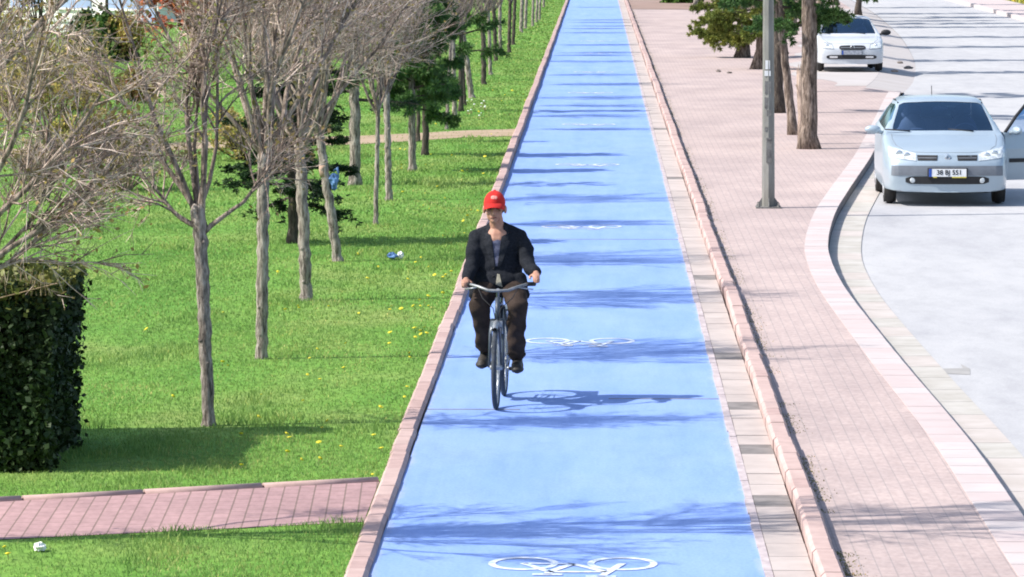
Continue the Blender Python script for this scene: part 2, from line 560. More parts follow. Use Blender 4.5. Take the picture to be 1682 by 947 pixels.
def strip_between(name, A, B, zA, zB, m):
    """surface between two polylines of equal length"""
    n = len(A)
    V = [(p[0], p[1], zA) for p in A] + [(p[0], p[1], zB) for p in B]
    F = [(i, n + i, n + i + 1, i + 1) for i in range(n - 1)]
    me = mesh_np(name, V, F, [m])
    if me.polygons[0].normal.z < 0: me.flip_normals()
    return tag(link(name, me), kind='structure')


XL, XR = -1.357, 1.005           # blue path edges
PAVE0 = 1.46                     # where the sidewalk begins
Y0, Y1 = 14.0, 330.0
rng = random.Random(7)

sheet('ground', [(-900, -200), (900, -200), (900, 1800), (-900, 1800)], -0.17, M['terrain'])

# sidewalk edge, surveyed from the photo (top of the kerb)
edge_pts = [(2.80, 14.0), (2.79, 24.0)]
for px, py in ((1682, 850), (1590, 720), (1480, 590), (1400, 490), (1376, 452), (1364, 424), (1360, 402), (1364, 374), (1374, 345), (1390, 318), (1410, 288), (1430, 258), (1444, 230), (1456, 204), (1480, 150)):
    p = at(px, py)
    edge_pts.append((p.x, p.y))
KERB_END = edge_pts[-1][1]
edge_pts += [(8.0, 115.5), (9.3, 135.0), (10.9, 169.0), (12.5, 220.0), (14.5, 330.0)]


def catmull(P, k=6):
    out = []
    n = len(P)
    for i in range(n - 1):
        p0, p1, p2, p3 = P[max(i - 1, 0)], P[i], P[i + 1], P[min(i + 2, n - 1)]
        for j in range(k):
            t = j / k
            out.append(tuple(0.5 * ((2 * b) + (-a + c) * t + (2 * a - 5 * b + 4 * c - d) * t * t + (-a + 3 * b - 3 * c + d) * t ** 3) for a, b, c, d in zip(p0, p1, p2, p3)))
    out.append(P[-1])
    return out


def resample(P, step):
    P = np.array(P, float)
    s = np.concatenate([[0], np.cumsum(np.hypot(*np.diff(P, axis=0).T))])
    q = np.arange(0, s[-1], step)
    return np.stack([np.interp(q, s, P[:, 0]), np.interp(q, s, P[:, 1])], 1)


EDGE = resample(catmull(edge_pts), 0.5)


def offset(P, d):
    T = np.gradient(P, axis=0)
    T /= np.linalg.norm(T, axis=1)[:, None]
    N = np.stack([T[:, 1], -T[:, 0]], 1)      # to the right of travel (+Y) = towards the road
    return P + N * d


BAND_IN = offset(EDGE, -0.28)
GUT_OUT = offset(EDGE, 0.40)
ROADZ = -0.125

# sidewalk sheet
n_ = len(EDGE)
V = [(PAVE0, y, 0.0) for y in EDGE[:, 1]] + [(x - 0.9, y, 0.0) for x, y in EDGE] + [(x, y, -max(0.0, min(1.0, (y - KERB_END + 1) / 4.0)) * 0.135) for x, y in EDGE]
F = [(k * n_ + i, (k + 1) * n_ + i, (k + 1) * n_ + i + 1, k * n_ + i + 1) for k in (0, 1) for i in range(n_ - 1)]
tag(link('sidewalk', mesh_np('sidewalk', V, F, [M['walk'], M['apron']], [1 if (k and EDGE[i, 1] > KERB_END + 2) else 0 for k in (0, 1) for i in range(n_ - 1)])), kind='structure')
AP = [(x, y) for x, y in EDGE if KERB_END + 3 < y < 200]
strip_between('parking_apron', [(x - 1.6 - min(1.6, (y - AP[0][1]) * 0.16) + 0.25 * math.sin(y * 0.7), y) for x, y in AP], [(x - 0.9, y) for x, y in AP], 0.004, 0.003, M['apron'])
NK = int(np.searchsorted(EDGE[:, 1], KERB_END))


def slab_run(name, A, B, z, depth, step, mats, pick, gap=0.012, jit=0.0, face=None):
    mb = MB()
    A = np.asarray(A); B = np.asarray(B)
    n = len(A)
    i = 0
    while i + step < n:
        a0, a1, b0, b1 = A[i], A[i + step], B[i], B[i + step]
        g = gap / max(np.hypot(*(a1 - a0)), 1e-6)
        a1 = a1 + (a0 - a1) * g; b1 = b1 + (b0 - b1) * g
        dz = rng.uniform(-jit, jit)
        dx = rng.uniform(-jit, jit)
        vs = [(p[0] + dx, p[1], zz) for zz in (z - depth, z + dz) for p in (a0, b0, b1, a1)]
        mb.add(vs, [(3, 2, 1, 0), (4, 5, 6, 7), (0, 1, 5, 4), (1, 2, 6, 5), (2, 3, 7, 6), (3, 0, 4, 7)], pick((a0[1] + a1[1]) / 2))
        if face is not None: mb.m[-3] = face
        i += step
    return tag(mb.build(name, mats), kind='structure')


def line_x(x, y0, y1, step):
    ys = np.arange(y0, y1, step)
    return np.stack([np.full(len(ys), x), ys], 1)


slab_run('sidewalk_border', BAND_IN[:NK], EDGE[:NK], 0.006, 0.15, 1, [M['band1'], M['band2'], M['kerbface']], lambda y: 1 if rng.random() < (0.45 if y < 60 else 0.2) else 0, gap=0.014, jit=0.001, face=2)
slab_run('roadside_gutter', offset(EDGE, 0.01)[:NK], GUT_OUT[:NK], ROADZ + 0.010, 0.05, 2, [M['gut4'], M['gut5']], lambda y: rng.randrange(2), gap=0.02)
road_in = offset(EDGE, 0.425)
# road sheet
RD = [(max(e[0] + 14.0, 16.6 + (e[1] - 179) * 0.012) if e[1] > 120 else 17.2, e[1]) for e in EDGE]
RD = [(16.85 + max(0, e[1] - 179) * 0.012, e[1]) for e in EDGE]
strip_between('road', offset(EDGE, 0.0), RD, ROADZ, ROADZ, M['road'])
slab_run('far_kerb', RD, [(x + 0.22, y) for x, y in RD], 0.03, 0.2, 4, [M['band1']], lambda y: 0)
strip_between('far_pavement', [(x + 0.22, y) for x, y in RD], [(x + 2.4, y) for x, y in RD], 0.0, 0.0, M['band2'])
strip_between('far_verge', [(x + 2.4, y) for x, y in RD], [(x + 40, y) for x, y in RD], -0.01, 0.3, M['terrain'])

# blue path, its edge strip, gutter and kerbs
sheet('bicycle_path', [(XL, Y0), (XR, Y0), (XR, Y1), (XL, Y1)], 0.0, M['path'])
mb = MB()
y = Y0
while y < 260:
    L = rng.uniform(0.35, 1.1)
    w0 = rng.uniform(-0.006, 0.006)
    mb.box((XR - 0.004 + w0, y, -0.05), (XR + 0.05, y + L - 0.01, 0.008 + rng.uniform(-0.002, 0.003)))
    y += L
tag(mb.build('path_edge_strip', M['strip']), kind='structure')

dark_slabs = [at(1240, p).y for p in (583, 663, 745, 822)] + [at(1085, 212).y, at(1190, 460).y + 0.2]


def gut_pick(y):
    for d in dark_slabs:
        if abs(y - d) < 0.3: return 2
    return rng.choice((0, 0, 1, 1, 1)) if rng.random() > 0.015 else 2


slab_run('path_gutter', line_x(XR + 0.054, Y0, 250, 0.6), line_x(1.30, Y0, 250, 0.6), 0.006, 0.05, 1, [M['gut1'], M['gut2'], M['gut3']], gut_pick, gap=0.016, jit=0.002)


def kerb_run(name, xa, xb, zfn, L, jit, mats, y0=Y0, y1=250.0, path=None):
    """row of kerb stones with chamfered top edges, each a little out of line"""
    mb = MB()
    y = y0
    while y < y1:
        dx, dz = rng.gauss(0, jit), rng.gauss(0, jit * 0.5)
        ztop = zfn(y)
        wob = 0.006 * math.sin(y * 0.31) + 0.004 * math.sin(y * 0.83 + 1)
        a, b, z = xa + dx + wob * (jit > 0), xb + dx + wob * (jit > 0), ztop + dz
        c = 0.022
        prof = [(a, -0.1), (a, z - c), (a + c, z), (b - c, z), (b, z - c), (b, -0.1)]
        g = 0.0025
        vs = [(p[0], y + g, p[1]) for p in prof] + [(p[0], y + L - g, p[1]) for p in prof]
        n = len(prof)
        fs = [(i, i + 1, n + i + 1, n + i) for i in range(n - 1)] + [tuple(range(n))[::-1], tuple(range(n, 2 * n))]
        mb.add(vs, [f[::-1] for f in fs], 0 if rng.random() < 0.75 else 1)
        y += L
    return tag(mb.build(name, mats), kind='structure')


kerb_run('lawn_kerb', -1.50, XL - 0.004, lambda y: 0.040 + 0.05 * max(0, min(1, (y - 34) / 45)), 0.5, 0.0025, [M['kerb'], M['kerb2']])
kerb_run('sidewalk_kerb', 1.31, 1.452, lambda y: 0.095, 0.5, 0.004, [M['kerb2'], M['kerb']])

# lawn with two cross paths
LAWN_Z = 0.022
c_top0, c_top1 = at(0, 822, LAWN_Z), at(628, 789, LAWN_Z)
c_bot0, c_bot1 = at(0, 885, LAWN_Z), at(600, 856, LAWN_Z)


def ext(p, q, x):
    t = (x - p.x) / (q.x - p.x)
    return (x, p.y + (q.y - p.y) * t)


CT = (ext(c_top0, c_top1, -14), ext(c_top0, c_top1, -1.503))
CB = (ext(c_bot0, c_bot1, -14), ext(c_bot0, c_bot1, -1.503))
sheet('lawn', [(-120, Y0), (-1.497, Y0), (-1.497, 400), (-120, 400)], LAWN_Z - 0.006, M['lawn'])
sheet('cross_path', [CB[0], CB[1], CT[1], CT[0]], LAWN_Z - 0.002, M['cross'])
# rounded kerb along the far edge of the cross path
mb = MB()
nk = 16
for i in range(nk):
    t0, t1 = i / nk, (i + 1) / nk - 0.0012
    a = Vector((CT[0][0] + (CT[1][0] - CT[0][0]) * t0, CT[0][1] + (CT[1][1] - CT[0][1]) * t0, LAWN_Z - 0.008))
    b = Vector((CT[0][0] + (CT[1][0] - CT[0][0]) * t1, CT[0][1] + (CT[1][1] - CT[0][1]) * t1, LAWN_Z - 0.008 + rng.uniform(-.002, .002)))
    mb.tube([a, b], 0.036, 10)
tag(mb.build('cross_path_kerb', M['kerb']), kind='structure')
f0, f1 = at(560, 230, LAWN_Z), at(856, 218, LAWN_Z)
n_ = 30
f_sl = (f0.y - f1.y) / (f0.x - f1.x)
fa = [(-1.503 - i * 0.9, f1.y + f_sl * (-i * 0.9) + 1.6 + 0.25 * math.sin(i * 1.7)) for i in range(n_)]
fb = [(p[0], p[1] - 3.0 + 0.3 * math.sin(i * 1.1 + 1)) for i, p in enumerate(fa)]
strip_between('dirt_path', fa, fb, LAWN_Z, LAWN_Z, M['dirt'])
FAR_PATH = (fa, fb)
sheet('soil_bed', [(1.50, 199), (4, 198.2), (7, 199.4), (10.2, 198.8), (12.0, 300), (1.50, 300)], 0.014, M['soil'])


# painted bicycle symbols (upside down to the camera: they face riders going away from us)
def bike_symbol(px, py0):
    return None


def symbol_mesh(wear):
    mb = MB()
    def ring(cx, cy, rx, ry, w, n=28):
        vs, fs = [], []
        for k in range(n):
            a = 2 * math.pi * k / n
            vs.append((cx + (rx) * math.cos(a), cy + ry * math.sin(a), 0))
            vs.append((cx + (rx - w) * math.cos(a), cy + (ry - w * 1.5) * math.sin(a), 0))
        for k in range(n):
            k2 = (k + 1) % n
            fs.append((2 * k, 2 * k2, 2 * k2 + 1, 2 * k + 1))
        mb.add([(x, y, 0.004) for x, y, z in vs], fs)
    def bar(p, q, w):
        p, q = Vector((*p, 0.005)), Vector((*q, 0.005))
        t = (q - p).normalized(); s = Vector((-t.y, t.x, 0)) * w / 2
        mb.add([p - s, q - s, q + s, p + s], [(0, 1, 2, 3)])
    ry = 0.29
    ring(-0.30, 0, 0.215, ry, 0.045)
    ring(0.30, 0, 0.215, ry, 0.045)
    bar((-0.30, 0), (-0.14, -0.36), 0.05); bar((-0.14, -0.36), (0.20, -0.36), 0.06)
    bar((-0.14, -0.36), (0.0, -0.02), 0.05); bar((0.0, -0.02), (-0.30, 0.0), 0.05)
    bar((0.0, -0.02), (0.20, -0.36), 0.05); bar((0.30, 0.0), (0.17, -0.55), 0.05)
    bar((0.08, -0.55), (0.26, -0.55), 0.055); bar((-0.24, -0.47), (-0.06, -0.47), 0.06); bar((-0.14, -0.36), (-0.15, -0.47), 0.05)
    return mb


for i, (px, py) in enumerate(((941, 926), (952, 560), (955, 372), (965, 270), (967, 204), (970, 152), (975, 118), (977, 87), (979, 67), (980, 46))):
    p = at(px, py)
    o = symbol_mesh(i).build('path_marking', M['mark'], None, (p.x, p.y, 0.0))
    tag(o, kind='structure')

# thin dark lines across parts of the coating
for i, (py, xa, xb) in enumerate(((655, 0.1, XR), (673, XL, -0.6), (393, -0.5, XR))):
    p = at(980, py)
    mb = MB(); mb.box((xa, p.y, -0.02), (xb - 0.01, p.y + 0.035, 0.003))
    tag(mb.build('coating_line', M['gut3']), kind='structure')

# a patch of dark asphalt running out of the roadside gutter
a0 = at(1548, 609, ROADZ); a1 = at(1592, 604, ROADZ)
sheet('asphalt_patch', [(a0.x, a0.y - .25), (a0.x + .22, a0.y - 0.35), (a1.x, a1.y - 0.1), (a1.x - 0.05, a1.y + .35), (a0.x + .2, a0.y + .25), (a0.x, a0.y + 0.2)], ROADZ + 0.003, M['patchgrey'])

# ------------------------------------------------------------------ grass
nrng = np.random.default_rng(11)


def vnoise(x, y, cell, seed):
    r = np.random.default_rng(seed)
    G = r.random((256, 256))
    gx, gy = x / cell, y / cell
    ix, iy = np.floor(gx).astype(int), np.floor(gy).astype(int)
    fx, fy = gx - ix, gy - iy
    fx, fy = fx * fx * (3 - 2 * fx), fy * fy * (3 - 2 * fy)
    g = lambda a, b: G[a % 256, b % 256]
    return (g(ix, iy) * (1 - fx) + g(ix + 1, iy) * fx) * (1 - fy) + (g(ix, iy + 1) * (1 - fx) + g(ix + 1, iy + 1) * fx) * fy


def blades(x, y, z, h, w, lean, rng_):
    n = len(x)
    a = rng_.uniform(0, 2 * np.pi, n)
    la = rng_.uniform(0, 2 * np.pi, n)
    L = h * lean
    V = np.zeros((n, 5, 3), np.float32)
    cx, sx = np.cos(a) * w / 2, np.sin(a) * w / 2
    tx, ty = np.cos(la) * L, np.sin(la) * L
    V[:, 0] = np.stack([x - cx, y - sx, z], 1)
    V[:, 1] = np.stack([x + cx, y + sx, z], 1)
    V[:, 2] = np.stack([x + cx * 0.75 + tx * 0.35, y + sx * 0.75 + ty * 0.35, z + h * 0.6], 1)
    V[:, 3] = np.stack([x - cx * 0.75 + tx * 0.35, y - sx * 0.75 + ty * 0.35, z + h * 0.6], 1)
    V[:, 4] = np.stack([x + tx, y + ty, z + h], 1)
    base = (np.arange(n) * 5)[:, None]
    F3 = np.concatenate([base + np.array([[0, 1, 2]]), base + np.array([[0, 2, 3]]), base + np.array([[3, 2, 4]])], 0)
    return V.reshape(-1, 3), F3


def px_left_x(y):          # X of the photo's left edge at distance y, with a margin
    return -(981 + 60) * y / 7500.0


GV, GF, nb = [], [], 0
for (ya, yb, dens, hh, ww) in ((26.5, 34, 2100, 0.027, 0.0055), (34, 44, 1450, 0.028, 0.007), (44, 60, 800, 0.031, 0.010), (60, 90, 360, 0.035, 0.016), (90, 140, 120, 0.04, 0.03), (140, 240, 34, 0.05, 0.055)):
    xm = px_left_x(yb)
    n = int((yb - ya) * (-1.5 - xm) * dens)
    x = nrng.uniform(xm, -1.48, n); y = nrng.uniform(ya, yb, n)
    keep = x > px_left_x(y)
    tcross = (x - CT[0][0]) / (CT[1][0] - CT[0][0])
    ct = CT[0][1] + (CT[1][1] - CT[0][1]) * tcross
    cb = CB[0][1] + (CB[1][1] - CB[0][1]) * tcross
    keep &= ~((y > cb - 0.02 + 0.06 * np.sin(x * 9)) & (y < ct + 0.05))
    ia = np.interp(-x, [-p[0] for p in fa], [p[1] for p in fa]); ib = np.interp(-x, [-p[0] for p in fb], [p[1] for p in fb])
    keep &= ~((y < ia) & (y > ib) & (nrng.random(n) < 0.93))
    patch = vnoise(x, y * 0.5, 0.9, 3) * 0.6 + vnoise(x, y * 0.5, 0.28, 5) * 0.4
    keep &= nrng.random(n) < np.clip(0.35 + patch * 1.1, 0, 1)
    keep &= ~((x > -1.5) & (nrng.random(n) < 0.5))
    x, y, patch = x[keep], y[keep], patch[keep]
    tuft = np.clip((vnoise(x, y * 0.6, 0.55, 9) - 0.72) * 6, 0, 1)
    h = hh * nrng.uniform(0.5, 1.3, len(x)) * (0.58 + 0.4 * patch + 0.8 * tuft)
    for px, py, rr in ((485, 585, .28), (430, 650, .2), (450, 688, .35), (380, 690, .25), (600, 700, .25), (650, 422, .3), (240, 800, .3), (560, 868, .2), (300, 870, .25), (700, 300, .5)):
        q = at(px, py, LAWN_Z)
        d = np.hypot(x - q.x, (y - q.y) * 0.5)
        h *= 1 + 1.0 * np.exp(-(d / rr) ** 2)
    w = ww * nrng.uniform(0.7, 1.3, len(x))
    v, f = blades(x, y, np.full(len(x), LAWN_Z - 0.008), h, w, nrng.uniform(0.2, 0.9, len(x)), nrng)
    GV.append(v); GF.append(f + nb); nb += len(v)
me = mesh_np('grass', np.concatenate(GV), np.concatenate(GF), [M['blade']])
tag(link('grass', me), kind='stuff')

# weeds along the foot of the sidewalk kerb and on the roadside verge
n = 15000
y = 27 + (nrng.random(n) ** 1.5) * 170
x = PAVE0 - 0.005 + np.abs(nrng.normal(0, 0.06, n))
keep = vnoise(x * 0 + 3, y, 1.3, 21) * 0.55 + vnoise(x * 0 + 8, y, 0.3, 22) * 0.45 > 0.42
x, y = x[keep], y[keep]
v, f = blades(x, y, np.zeros(len(x)), nrng.uniform(0.003, 0.012, len(x)), nrng.uniform(0.005, 0.011, len(x)), nrng.uniform(0.2, 1.2, len(x)), nrng)
tag(link('weeds', mesh_np('weeds', v, f, [M['weed']])), kind='stuff')
n = 5000
y = nrng.uniform(150, 250, n)
x = 19.3 + np.abs(nrng.normal(0.3, 1.6, n)) + (y - 179) * 0.012
v, f = blades(x, y, np.zeros(n), nrng.uniform(0.1, 0.45, n), nrng.uniform(0.04, 0.12, n), nrng.uniform(0.2, 0.8, n), nrng)
tag(link('verge_undergrowth', mesh_np('verge_undergrowth', v, f, [M['verge']])), kind='stuff')

# dandelions: single flowers in the lawn
mb = MB()
mb.tube([(0, 0, 0), (0.004, 0, 0.045)], 0.003, 5, 1)
mb.ball((0.004, 0, 0.052), (0.022, 0.022, 0.010), 0, 9, 4)
for k in range(9):
    a = 2 * math.pi * k / 9
    mb.add([(0.004, 0, 0.052), (0.004 + .028 * math.cos(a - .25), .028 * math.sin(a - .25), 0.056), (0.004 + .028 * math.cos(a + .25), .028 * math.sin(a + .25), 0.056)], [(0, 1, 2)], 0)
dand = mb.build('dandelion', [M['yellow'], M['weed']])
spots = [(700, 552), (628, 742), (612, 782), (690, 505), (698, 540), (668, 462), (640, 512), (365, 600), (375, 603), (245, 545), (690, 548), (560, 420), (455, 448), (470, 512), (602, 462), (622, 440), (660, 512), (640, 568), (668, 640), (10, 905), (14, 918), (420, 690), (500, 660), (330, 560), (540, 505), (705, 200), (715, 205), (862, 166)]
drng = random.Random(5)
while len(spots) < 125:
    py = 150 + 620 * drng.random() ** 1.5
    lim = 981 - 0.385 * (py + 133)
    px = lim - abs(drng.gauss(0, 140)) - 8
    if px > 130 and not (785 < py < 880): spots.append((px, py))
first = True
for px, py in spots:
    p = at(px, py, LAWN_Z)
    s = drng.uniform(0.35, 0.72) * (1 + p.y / 160)
    o = dand if first else dand.copy()
    if not first: COL.objects.link(o)
    first = False
    o.location = (p.x, p.y, LAWN_Z - 0.005)
    o.rotation_euler = (drng.uniform(-.5, .5) + 0.35, drng.uniform(-.4, .4), drng.uniform(0, 6.28))
    o.scale = (s, s, s)
    tag(o, 'small yellow dandelion flower in the green lawn', 'dandelion', 'yellow dandelions scattered over the lawn')

# ------------------------------------------------------------------ trees
def segs_mesh(name, segs, sides, mats, leaves=None, thick=0.0085):
    """branches: each segment a tapered prism; leaves: extra quads with material 1"""
    S = np.array([(*a, *b, r0, r1) for a, b, r0, r1 in segs], np.float64)
    p0, p1, r0, r1 = S[:, 0:3], S[:, 3:6], S[:, 6], S[:, 7]
    Vs, Fs, nv, nthick = [], [], 0, 0
    mats = (list(mats) + [mats[0]])[:2] + [M['limb'] if mats[0] in (M['twig'], M['twigd']) else M['barkd']]
    for sel, n in ((r0 >= thick, sides + 3), (r0 < thick, sides)):
        a, b, ra, rb = p0[sel], p1[sel], r0[sel], r1[sel]
        if not len(a): continue
        t = b - a
        t /= np.maximum(np.linalg.norm(t, axis=1), 1e-9)[:, None]
        h = np.where(np.abs(t[:, 2:3]) < 0.9, np.array([[0, 0, 1.0]]), np.array([[1.0, 0, 0]]))
        u = np.cross(t, h); u /= np.linalg.norm(u, axis=1)[:, None]
        w = np.cross(t, u)
        V = np.zeros((len(a), 2 * n, 3))
        for k in range(n):
            c, s = math.cos(2 * math.pi * k / n), math.sin(2 * math.pi * k / n)
            V[:, k] = a + (u * c + w * s) * ra[:, None]
            V[:, n + k] = b + (u * c + w * s) * rb[:, None]
        base = nv + (np.arange(len(a)) * 2 * n)[:, None, None]
        q = np.array([[k, (k + 1) % n, n + (k + 1) % n, n + k] for k in range(n)])[None]
        Fs.append((base + q).reshape(-1, 4)); Vs.append(V.reshape(-1, 3)); nv += len(a) * 2 * n
        if n > sides: nthick = len(a) * n
    nbr = sum(len(f) for f in Fs)
    if leaves is not None and len(leaves):
        L = np.asarray(leaves).reshape(-1, 4, 3)
        Vs.append(L.reshape(-1, 3))
        Fs.append(nv + np.arange(len(L) * 4).reshape(-1, 4))
    F = np.concatenate(Fs)
    mi = np.zeros(len(F), int); mi[nbr:] = 1; mi[:nthick] = 2
    me = mesh_np(name, np.concatenate(Vs), F, mats, mi)
    sm = np.zeros(len(F), bool); sm[:nbr] = True
    me.polygons.foreach_set('use_smooth', sm)
    return me


def leaf_quads(P, size, r, elong=1.6):
    n = len(P)
    if n == 0: return np.zeros((0, 4, 3))
    d = r.normal(size=(n, 3)); d /= np.linalg.norm(d, axis=1)[:, None]
    e = r.normal(size=(n, 3)); e -= d * (d * e).sum(1)[:, None]; e /= np.linalg.norm(e, axis=1)[:, None]
    s = (size * r.uniform(0.6, 1.4, n))[:, None]
    P = np.asarray(P)
    a, b = d * s * elong * 0.5, e * s * 0.5
    return np.stack([P - a, P + b, P + a, P - b], 1)


def unit(v):
    return v / max(np.linalg.norm(v), 1e-9)


def grow_crown(seed, limbs, counts=(10, 9, 6), lens=(0.9, 0.44, 0.19), rad=(0.026, 0.009, 0.0042, 0.0025), trop=0.13, wob=0.15, spread=0.58, bud=0.25, budsize=0.022, bias=(0, 0, 0)):
    """limbs: list of (start, direction, length). Returns segments and bud positions"""
    r = np.random.default_rng(seed)
    segs, tips = [], []
    bias = np.array(bias, float)

    def grow(p, d, L, ra, level):
        n = (7, 4, 2, 1)[level]
        rb = ra * 0.33
        pts, ds = [p], [d]
        for i in range(n):
            d = unit(d + r.normal(size=3) * wob * (1.0 if level else 0.7) + np.array([0, 0, trop]) * (0.6 if level else 1) + bias * 0.25)
            q = p + d * (L / n)
            t0, t1 = i / n, (i + 1) / n
            segs.append((p, q, ra + (rb - ra) * t0, ra + (rb - ra) * t1))
            p = q
            pts.append(p); ds.append(d)
        if level < 3:
            c = counts[level]
            for k in range(int(c * r.uniform(0.75, 1.25))):
                t = r.uniform(0.18 if level == 0 else 0.1, 1.0) ** 0.85
                i = min(int(t * n), n - 1)
                f = t * n - i
                s = pts[i] * (1 - f) + pts[i + 1] * f
                dd = unit(ds[i + 1] + r.normal(size=3) * spread * (1, 1.0, 1.15)[level] * 0.75 + bias * 0.3)
                LL = lens[level] * r.uniform(0.55, 1.25) * (1.1 - 0.45 * t)
                grow(s, dd, LL, min(rad[level + 1], ra * 0.7), level + 1)
        else:
            if r.random() < bud: tips.append(p)

    for s, d, L in limbs:
        grow(np.array(s, float), unit(np.array(d, float)), L, rad[0] * r.uniform(0.75, 1.15), 0)
    return segs, np.array(tips) if tips else np.zeros((0, 3)), r


def vase_limbs(seed, n, tilt=(14, 58), length=(1.5, 2.3), z0=0.0, az_bias=None):
    r = random.Random(seed)
    out = []
    for k in range(n):
        az = 2 * math.pi * (k + r.uniform(-.3, .3)) / n
        t = R(r.uniform(*tilt)) if k % 3 else R(r.uniform(tilt[0] * 0.5, tilt[0] * 1.5))
        out.append(((0.02 * math.cos(az), 0.02 * math.sin(az), z0 + r.uniform(-0.12, 0.06)), (math.sin(t) * math.cos(az), math.sin(t) * math.sin(az), math.cos(t)), r.uniform(*length)))
    return out


def crown_mesh(name, seed, limbs, twig='twig', leaf='bud', **kw):
    bs = kw.pop('budsize', 0.024)
    segs, tips, r = grow_crown(seed, limbs, **kw)
    return segs_mesh(name, segs, 3, [M[twig], M[leaf]], leaf_quads(tips, bs, r))


# shared crowns: fork at the origin, z up
CROWNS = [crown_mesh('bare_crown', 100 + i, vase_limbs(50 + i, n, tl, ln), bias=b) for i, (n, tl, ln, b) in enumerate((
    (11, (16, 48), (1.6, 2.5), (0.08, 0, 0)), (12, (18, 52), (1.7, 2.6), (0.12, 0, 0)), (11, (14, 46), (1.6, 2.4), (0.05, 0, 0)), (12, (18, 54), (1.6, 2.6), (0.14, 0, 0))))]


def trunk_mesh(pts, radii, n=12, seed=0, knots=True):
    """trunk with an uneven outline: flare at the foot, bumps, slight bends"""
    r = random.Random(seed)
    P, Q = [], []
    N = 30
    pts = [Vector(p) for p in pts]
    cum = [0]
    for a, b in zip(pts, pts[1:]): cum.append(cum[-1] + (b - a).length)
    for i in range(N + 1):
        s = cum[-1] * i / N
        k = max(j for j in range(len(cum)) if cum[j] <= s + 1e-9); k = min(k, len(pts) - 2)
        t = (s - cum[k]) / (cum[k + 1] - cum[k])
        p = pts[k].lerp(pts[k + 1], t)
        rr = radii[k] + (radii[k + 1] - radii[k]) * t
        if i == 0: rr *= 1.55
        elif i == 1: rr *= 1.18
        rr *= 1 + r.uniform(-.05, .05) + 0.025 * math.sin(i * 0.9 + seed)
        wj = rr * 0.18 if 0 < i < N else 0
        P.append(p + Vector((r.uniform(-wj, wj), r.uniform(-wj, wj), 0))); Q.append(rr)
    mb = MB()
    mb.tube(P, Q, n)
    if knots:
        for _ in range(7):
            i = r.randrange(3, N - 1); a = r.uniform(0, 6.28)
            c = P[i] + Vector((math.cos(a), math.sin(a), 0)) * Q[i] * 0.75
            mb.ball(c, Q[i] * r.uniform(0.3, 0.5), 0, 8, 5)
    return mb


TREE_GROUP = 'bare trees in the row along the blue path'


def bare_tree(base_px, top_px, w_px, label, crown=None, cs=1.0, crz=None, bark='bark', name='bare_tree', group=TREE_GROUP, w_top=None, z=LAWN_Z, mid_px=None, over=0.0):
    b = at(*base_px, z)
    tp = at_d(*top_px, b.y) - b
    rr = 0.9 * w_px * b.y / F_PX / 2
    rt = (w_top or w_px * 0.78) * b.y / F_PX / 2
    t = empty(name, b)
    pts = [(0, 0, -0.04), tuple(tp)]
    rad = [rr, rt]
    if mid_px:
        mp = at_d(*mid_px, b.y) - b
        pts.insert(1, tuple(mp)); rad.insert(1, (rr + rt) / 2)
    trunk_mesh(pts, rad, seed=int(base_px[0])).build('trunk', M[bark], t)
    if crown is not None:
        c = link('crown', crown, t, tp + Vector((0, 0, -0.02)))
        c.scale = (cs, cs, cs)
        c.rotation_euler = (0, 0, crz if crz is not None else 0)
    tag(t, label, 'tree', group)
    return t


# T0: stands just left of the frame beside the hedge; only its crown is in view
T0b = Vector((-4.15, 28.3, LAWN_Z))
t0 = empty('bare_tree', T0b)
trunk_mesh([(0, 0, -.04), (0.02, 0, 0.9), (0, 0.02, 1.62)], [0.095, 0.08, 0.075], seed=4).build('trunk', M['bark'], t0)
lim = [((0, 0, 1.5), d, L) for d, L in (
    ((0.95, 0.1, 0.6), 1.45), ((0.9, 0.25, 0.42), 1.3), ((0.8, -0.15, 0.8), 1.7), ((0.45, 0.3, 0.9), 2.2), ((0.6, -0.2, 1.1), 2.1), ((0.15, 0.1, 1), 3.0), ((-0.5, 0.2, 0.9), 2.6), ((-0.8, -0.2, 0.6), 2.2), ((0.25, -0.5, 0.9), 2.6), ((0.1, 0.6, 0.8), 2.6), ((0.85, 0.35, 0.36), 1.1))]
lim += [((0.1, 0.05, 2.6), d, L) for d, L in (((0.5, 0.1, 1), 3.8), ((-0.3, 0.3, 1), 3.6), ((0.2, -0.3, 1), 4.2), ((0.75, 0.0, 0.8), 3.0), ((0.3, 0.3, 1), 4.2))]
lim += [((0.25, 0.05, 4.3), d, L) for d, L in (((0.8, 0.1, 0.9), 2.4), ((-0.6, 0.2, 0.9), 2.2), ((0.2, -0.4, 1), 2.8), ((0.5, 0.3, 1), 2.8), ((-0.2, 0, 1), 3.0), ((0.1, 0.5, 1), 2.6))]
cm = crown_mesh('bare_crown', 401, lim, counts=(10, 8, 6), lens=(0.75, 0.4, 0.17), rad=(0.026, 0.009, 0.0045, 0.003), trop=0.05, wob=0.14, spread=0.5, bud=0.4)
link('crown', cm, t0)
tag(t0, 'bare tree reaching in from the left edge above the dark clipped hedge', 'tree', TREE_GROUP)

# T1..T4, the near trees of the row
def t1_limbs():
    L = [((0, 0, -0.06), (0.22, 0.0, 1), 1.9), ((0.0, 0, -0.06), (-0.05, 0.1, 1), 2.0), ((-0.02, 0, -0.06), (-0.28, -0.1, 1), 1.9), ((0.03, 0, -0.06), (0.10, -0.25, 1), 2.0), ((0, 0, -0.06), (0.02, 0.35, 1), 1.8),
         ((0.02, 0, -0.22), (0.75, 0.1, 0.65), 0.75), ((-0.02, 0, -0.15), (-0.9, 0.15, 0.42), 0.5), ((0, 0, -0.06), (0.45, 0.2, 0.95), 1.9), ((0, 0, -0.06), (-0.45, 0.1, 0.95), 1.7)]
    return L


